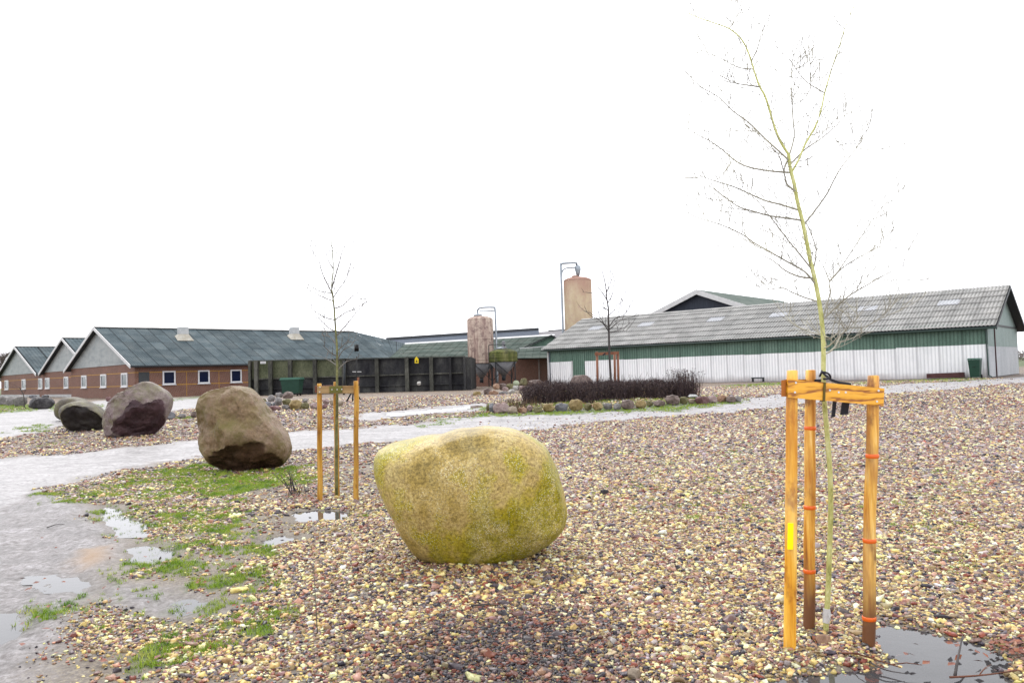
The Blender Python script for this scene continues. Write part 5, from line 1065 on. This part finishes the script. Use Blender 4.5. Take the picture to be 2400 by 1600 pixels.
part('loose_corner', MB().prism([at(1940, 1434, gA.y-.025), at(1949, 1441, gA.y-.03), at(1943, 1448, gA.y-.03)], V(0, .002, 0)), WHT, tg)
z2 = lambda L: [(560+a/2.24, 500+b/2.24) for a, b in L]
gB2 = gnd(789, 1163)
brB = [z2(L) for L in [[(490, 430), (470, 380), (440, 320), (420, 250), (395, 215), (370, 165)], [(485, 425), (430, 410), (380, 385), (330, 350)], [(492, 465), (440, 440), (390, 415), (340, 395)], [(503, 558), (450, 545), (400, 515), (360, 480)], [(505, 548), (560, 520), (610, 500), (665, 465)], [(498, 450), (530, 390), (560, 350), (583, 280), (600, 240)], [(490, 400), (515, 300), (530, 250), (545, 190), (570, 150)], [(512, 650), (560, 590), (600, 540), (640, 490), (670, 460)], [(515, 720), (560, 680), (590, 650)], [(515, 745), (480, 730), (440, 690)], [(515, 800), (480, 775), (430, 750)], [(515, 812), (570, 775), (625, 765)], [(508, 625), (470, 600), (430, 560), (400, 545)], [(492, 300), (470, 250), (440, 150)], [(500, 500), (550, 480), (600, 430), (640, 410)], [(514, 690), (480, 650), (430, 640)], [(516, 770), (545, 720), (600, 690)]]]
sapling('slim bare young tree in the slender stake frame left of the yellow green boulder', gB2.y-.12, [(789, 1166)]+z2([(512, 1180), (515, 1000), (515, 895), (515, 800), (515, 700), (508, 620), (500, 500), (492, 430), (487, 380), (495, 290), (490, 200), (487, 150), (490, 90)]), (.022, .004), brB, .0085, .0036, 6, mats=(M('olive_bark', [(.07, .07, .03), (.16, .16, .06), (.24, .24, .1)], 12, .6, .3), M('pale_grey_twig', [(.10, .09, .08), (.18, .16, .14)], 5, .6, 0)), gap=.12, tw_len=(.15, .45))
z4 = lambda L: [(1260+a/3.92, 600+b/3.92) for a, b in L]
brC = [z4(L) for L in [[(655, 680), (620, 640), (570, 590), (510, 560), (460, 520), (430, 460)], [(655, 670), (610, 620), (570, 560), (530, 545)], [(657, 678), (700, 640), (760, 590), (830, 570), (930, 540)], [(655, 665), (690, 600), (720, 570), (790, 540), (840, 480), (890, 350)], [(640, 420), (680, 370), (700, 290), (715, 200)], [(632, 340), (670, 250), (668, 160), (650, 90)], [(640, 400), (590, 330), (545, 270), (525, 210)], [(655, 690), (740, 690), (820, 685)], [(650, 500), (600, 470), (560, 440)], [(650, 560), (700, 500), (760, 470), (800, 430)]]]
sapling('bare young tree rising from the planted bed before the white barn wall', YC-.1, z4([(675, 1230), (660, 900), (655, 700), (650, 550), (650, 480), (635, 380), (628, 290), (610, 200), (590, 130), (575, 90)]), (.05, .009), brC, .019, .0095, 8, mats=(TWD, TWD), gap=.30, tw_len=(.4, 1.1), spread=1.2, base=(P3(1432, 900, YC).x, YC-.1, .58))
gs = gnd(57, 955)
sapling('tiny dark bare sapling among the far left rocks', gs.y, [(57, 958), (56, 930), (50, 915), (45, 908)], (.03, .012), [[(55, 922), (48, 910), (35, 903), (22, 898)], [(55, 926), (60, 912), (62, 900)], [(52, 918), (40, 912), (30, 905)]], .012, .006, 9, mats=(TWD, TWD), gap=.3, tw_len=(.15, .4), spread=.3)
# ------------------------------------------------------------------ hedge and shrubs
HGM = M('dark_hedge', [(.018, .012, .017), (.055, .034, .036), (.15, .10, .08)], 9, .6, 0, fine=.2)
def hedge():
    rr = np.random.default_rng(4); mb = MB()
    a0 = gnd(1232, 945); a1 = gnd(1640, 925); yc = 27.7
    X0, X1 = P3(1225, 900, yc).x, P3(1642, 900, yc).x
    def hh(u): return .40+.38*fbm(np.array(u*14.0), np.array(0.3), 5, 3)*min(1, .35+u*14)-.12*max(0, (u-.82)/.18)
    vs, fs = [], []
    for k in range(2300):                                     # upright twigs
        u = rr.random(); x = X0+(X1-X0)*u; y = yc+(rr.random()-.2+.12*math.sin(u*31)+.1*math.sin(u*13))*2.4+ (0.9*u); z = float(h0(x, y)); H = float(hh(u))*rr.uniform(.75, 1.22)+ (rr.random() < .10)*rr.uniform(.05, .28)
        lx, ly = rr.normal(0, .20, 2); w_ = .008
        mb.tube([(x, y, z), (x+lx*.4, y+ly*.4, z+H*.55), (x+lx, y+ly, z+H)], [w_, w_*.8, w_*.45], 3, False)
    n = 26000
    for k in range(n):                                        # small dark leaves
        u = rr.random(); x = X0+(X1-X0)*u; y = yc+(rr.random()-.2+.12*math.sin(u*31)+.1*math.sin(u*13))*2.4+.9*u; H = float(hh(u))*(1+.2*mnoise.noise(V(x*3, y*3, 0))); z = float(h0(x, y))+H*rr.random()**.6*1.02
        if u > .86 and rr.random() < .65: continue
        s_ = rr.uniform(.014, .032); a = Vector(rr.normal(0, 1, 3)).normalized()*s_; b = Vector(rr.normal(0, 1, 3)).normalized()*s_*.7; c_ = V(x, y, z)
        mb.quad(c_-a, c_+b, c_+a, c_-b)
    single('hedge', mb, HGM, (X0+(X1-X0)/2, yc+1, .5), 'low dense dark purple brown hedge in the stone edged bed', 'hedge')
    sb = MB()
    for k in range(240):
        u = rr.random(); x = P3(1590, 900, yc).x+(P3(1645, 900, yc).x-P3(1590, 900, yc).x)*u; y = yc+rr.random()*1.8; z = float(h0(x, y)); H = rr.uniform(.4, 1.0)
        lx, ly = rr.normal(0, .06, 2); e = V(x+lx, y+ly, z+H); sb.tube([(x, y, z), (x+lx*.5, y+ly*.5, z+H*.6), e], [.008, .007, .005], 3, False)
        for _ in range(3):
            a = Vector(rr.normal(0, 1, 3)).normalized()*.02; b = Vector(rr.normal(0, 1, 3)).normalized()*.02; q = e+Vector(rr.normal(0, .03, 3)); sb.quad(q-a, q+b, q+a, q-b)
    single('seed_head_shrub', sb, HGM, (P3(1620, 900, yc).x, yc+.8, .5), 'loose spindly shrub with seed heads at the right end of the hedge', 'shrub')
    sb = MB(); x0_ = P3(1205, 930, 26.4).x
    for k in range(160):
        x = x0_+rr.normal(0, .35); y = 26.4+rr.normal(0, .3); z = float(h0(x, y)); H = rr.uniform(.1, .38); lx, ly = rr.normal(0, .08, 2); e = V(x+lx, y+ly, z+H)
        sb.tube([(x, y, z), e], [.006, .004], 3, False)
        for _ in range(4):
            a = Vector(rr.normal(0, 1, 3)).normalized()*.02; b = Vector(rr.normal(0, 1, 3)).normalized()*.02; q = V(x, y, z).lerp(e, rr.random()); sb.quad(q-a, q+b, q+a, q-b)
    single('low_shrub', sb, M('russet_leaves', [(.08, .05, .03), (.16, .10, .05)], 9, .6, 0), (x0_, 26.4, .4), 'small russet shrub at the left tip of the planted bed', 'shrub')
hedge()
# ------------------------------------------------------------------ small things on the ground
def twig_obj(pts, r, mat, label, name='twig', Y=None, side=True):
    P = [gnd(x, y)+UPZ*z for x, y, z in pts]; pl = bez(P, 4); n = len(pl); mb = MB().tube(pl, [r*(1-.6*i/(n-1)) for i in range(n)], 6)
    rr = random.Random(len(label))
    if side:
        for k in range(3):
            i = rr.randrange(2, n-2); q = pl[i]; d = (pl[i+1]-pl[i]).normalized(); s_ = d.cross(UPZ)*rr.choice([-1, 1]); e = q+(d*.8+s_*.5+UPZ*.1)*(.08+.1*rr.random())
            mb.tube([q, (q+e)/2+UPZ*.01, e], [r*.5, r*.4, r*.25], 5)
    return single(name, mb, mat, P[0], label, 'twig', smooth=True)
RT = M('red_brown_twig', [(.10, .035, .02), (.18, .07, .04)], 9, .5, 0)
twig_obj([(1960, 1533, .01), (2010, 1545, .03), (2060, 1556, .02), (2112, 1570, .015)], .007, RT, 'reddish fallen twig reaching from the gravel into the right puddle')
twig_obj([(2040, 1556, .01), (2075, 1573, .01), (2120, 1577, .0)], .005, TWD, 'thin dark twig tip under the reddish twig in the puddle', side=False)
twig_obj([(2225, 1586, .0), (2280, 1590, .015), (2340, 1586, .02), (2385, 1582, .03)], .006, RT, 'red brown twig floating along the right edge of the puddle')
twig_obj([(2238, 1583, .0), (2248, 1556, .05), (2258, 1528, .09)], .008, TWD, 'dark upright stick poking out of the right puddle', side=False)
twig_obj([(1104, 1425, .02), (1140, 1424, .025), (1170, 1424, .02)], .008, TWD, 'short straight black stick on the gravel below the yellow green boulder', side=False)
twig_obj([(744, 1485, .0), (741, 1470, .16), (737, 1440, .33)], .004, TWD, 'thin dark stalk standing in the gravel at the lower left centre', side=False)
twig_obj([(110, 1238, .01), (130, 1233, .02), (152, 1229, .01)], .006, TWD, 'small dark stick lying on the mud at the left', side=False)
twig_obj([(1330, 1268, .02), (1350, 1272, .03), (1378, 1280, .02)], .006, TWD, 'dark twig on the gravel right of the yellow green boulder', side=False)
bg_ = gnd(700, 1160); mb = MB(); rr = random.Random(3)
for k in range(14):
    q = bg_+V(rr.uniform(-.12, .12), rr.uniform(-.1, .1), 0); h_ = rr.uniform(.12, .42); l = V(rr.uniform(-.35, .1), rr.uniform(-.1, .1), 0); e = q+l*h_/.42+UPZ*h_
    mb.tube(bez([q, q.lerp(e, .5)+UPZ*.03, e], 3), [.005]*4+[.004]*2+[.002], 4, False)
    for _ in range(4):
        z_ = q.lerp(e, rr.random()); d = V(rr.uniform(-1, 1), rr.uniform(-1, 1), rr.uniform(0, 1)).normalized()*.07; mb.tube([z_, z_+d], [.003, .0015], 3, False)
single('bare_bramble', mb, TWD, bg_, 'small bare bramble between the brown boulder and the stakes', 'bramble')
# fallen leaves, too many and small to tell apart
mb = MB(); rr = random.Random(8)
for k in range(420):
    px_, py_ = rr.uniform(50, 2380), 1010+560*rr.random()**.8
    g = gnd(px_, py_); g = g+UPZ*.03; s_ = rr.uniform(.015, .032); a = V(rr.uniform(-1, 1), rr.uniform(-1, 1), rr.uniform(-.25, .25)).normalized()*s_; b = V(-a.y, a.x, rr.uniform(-.3, .3)*s_)*.6
    mb.quad(g-a, g+b+UPZ*.006, g+a, g-b); 
for k in range(70):
    g = gnd(rr.gauss(715, 30), rr.gauss(1168, 6))+UPZ*.025; s_ = rr.uniform(.02, .035); a = V(rr.uniform(-1, 1), rr.uniform(-1, 1), rr.uniform(-.2, .2)).normalized()*s_; b = V(-a.y, a.x, .01)*.6; mb.quad(g-a, g+b, g+a, g-b)
for k in range(38):
    g = gnd(rr.uniform(2310, 2400), rr.uniform(1500, 1545))+UPZ*.03; s_ = rr.uniform(.02, .035); a = V(rr.uniform(-1, 1), rr.uniform(-1, 1), rr.uniform(-.2, .2)).normalized()*s_; b = V(-a.y, a.x, .01)*.6; mb.quad(g-a, g+b, g+a, g-b)
o = single('fallen_leaves', mb, M('red_brown_leaf', [(.08, .02, .012), (.22, .06, .03), (.30, .12, .05)], 40, .45, 0), (0, 0, 0), 'scattered red brown fallen leaves on the wet gravel', kind='stuff')
wbt = gnd(980, 918)
for (x0, x1, y0, y1, lab) in ((977, 987, 893, 903, 'pale lump lying at the foot of the dark wall below the yellow sign'),):
    stone(x0, x1, y0, y1, 'pale', lab, Y=50.2)
mb = MB().prism([P3(1104, 900, 58.5), P3(1111, 900, 58.5), P3(1112, 895.5, 58.5), P3(1105, 897, 58.5)], V(0, .3, 0)); single('white_rag', mb, WHT, P3(1108, 900, 58.5), 'small white rag beside the foot of the brown silo', 'rag')
mb = MB().prism([P3(1616, 930, 27.4), P3(1636, 929, 27.4), P3(1634, 926, 27.4), P3(1620, 925.5, 27.4)], V(0, .25, .02)); single('white_bag', mb, WHT, P3(1625, 930, 27.4), 'crumpled white bag behind the edging stones at the right end of the hedge', 'bag')
# ------------------------------------------------------------------ far trees beyond the yard
FT = M('faded_winter_twigs', [(.16, .13, .12), (.24, .2, .18)], 4, .8, 0)
def far_tree(px, pyb, pyt, Y, wpx, label, dens=240, seed=0):
    rr = random.Random(seed); b = at(px, pyb, Y); top = at(px, pyt, Y); H = top.z-.5; b = V(b.x, Y, .4); W_ = wpx*Y/FPX
    th_ = thing('bare_tree', b, label, 'tree'); part('trunk', MB().tube([b, b+UPZ*H*.45, b+UPZ*H*.9], [H*.02, H*.014, H*.004], 6), FT, th_)
    mb = MB()
    for k in range(dens):
        z = H*rr.uniform(.25, .8); a = rr.uniform(0, 6.28); l = W_*.5*rr.uniform(.5, 1)*(1-.4*abs(z/H-.55)); p0 = b+UPZ*z; p1_ = p0+V(math.cos(a)*l, math.sin(a)*l, H*.2*rr.uniform(.3, 1.2)); md = (p0+p1_)/2+V(0, 0, H*.03)
        mb.tube([p0, md, p1_], [H*.006, H*.004, H*.0015], 3, False)
        for _ in range(4):
            q = p0.lerp(p1_, rr.uniform(.4, 1)); mb.tube([q, q+V(rr.uniform(-1, 1), rr.uniform(-1, 1), rr.uniform(0, 1))*H*.09], [H*.003, H*.001], 3, False)
    part('crown', mb, FT, th_)
far_tree(6, 880, 818, 150, 60, 'faint bare tree beyond the farthest brick barn at the left edge', seed=1)
far_tree(990, 860, 784, 140, 46, 'faint bare tree top showing over the mossy wing', seed=2)
mb = MB(); rr = random.Random(12)
x0_ = P3(2340, 850, 210).x; x1_ = P3(2900, 840, 210).x
for k in range(9000):
    x = rr.uniform(x0_, x1_); y = 210+rr.uniform(-6, 6); z = h0(0, 200)+rr.random()**.7*(3.4+1.2*math.sin(x*.12)+.8*math.sin(x*.5)); s_ = rr.uniform(.12, .4)
    a = V(rr.gauss(0, 1), rr.gauss(0, 1), rr.gauss(0, 1)).normalized()*s_; b = V(rr.gauss(0, 1), rr.gauss(0, 1), rr.gauss(0, 1)).normalized()*s_*.5; c_ = V(x, y, float(z)); mb.quad(c_-a, c_+b, c_+a, c_-b)
single('far_hedgerow', mb, FT, (x0_, 210, .5), 'distant brown winter hedgerow beyond the green field at the right', kind='stuff')

# wet surfaces under a bright overcast: one common scale for every diffuse colour, balanced by the exposure
KALB = .74
for mt in bpy.data.materials:
    t = mt.node_tree; p = t.nodes.get('Principled BSDF')
    if p and mt.name not in ('puddle_water', 'window_glass', 'pale_window_glass', 'bright_nail', 'orange_band', 'wet_orange_pine', 'wet_brown_pine', 'orange_board'):
        p.inputs['Specular IOR Level'].default_value = .30 if mt.name == 'wet_pebble' else .22
        if 'roof' in mt.name or 'fibre' in mt.name: p.inputs['Roughness'].default_value = .85; p.inputs['Specular IOR Level'].default_value = .08
    if not p or mt.name in ('puddle_water', 'white_wall_sheet', 'wet_orange_pine', 'wet_brown_pine', 'orange_board', 'yellow_tape'): continue
    b = p.inputs['Base Color']
    if b.links: t.links.new(mixc(t, 1.0, b.links[0].from_socket, (KALB,)*3, 'MULTIPLY'), b)
    else: b.default_value = tuple(x*KALB for x in b.default_value[:3])+(1,)
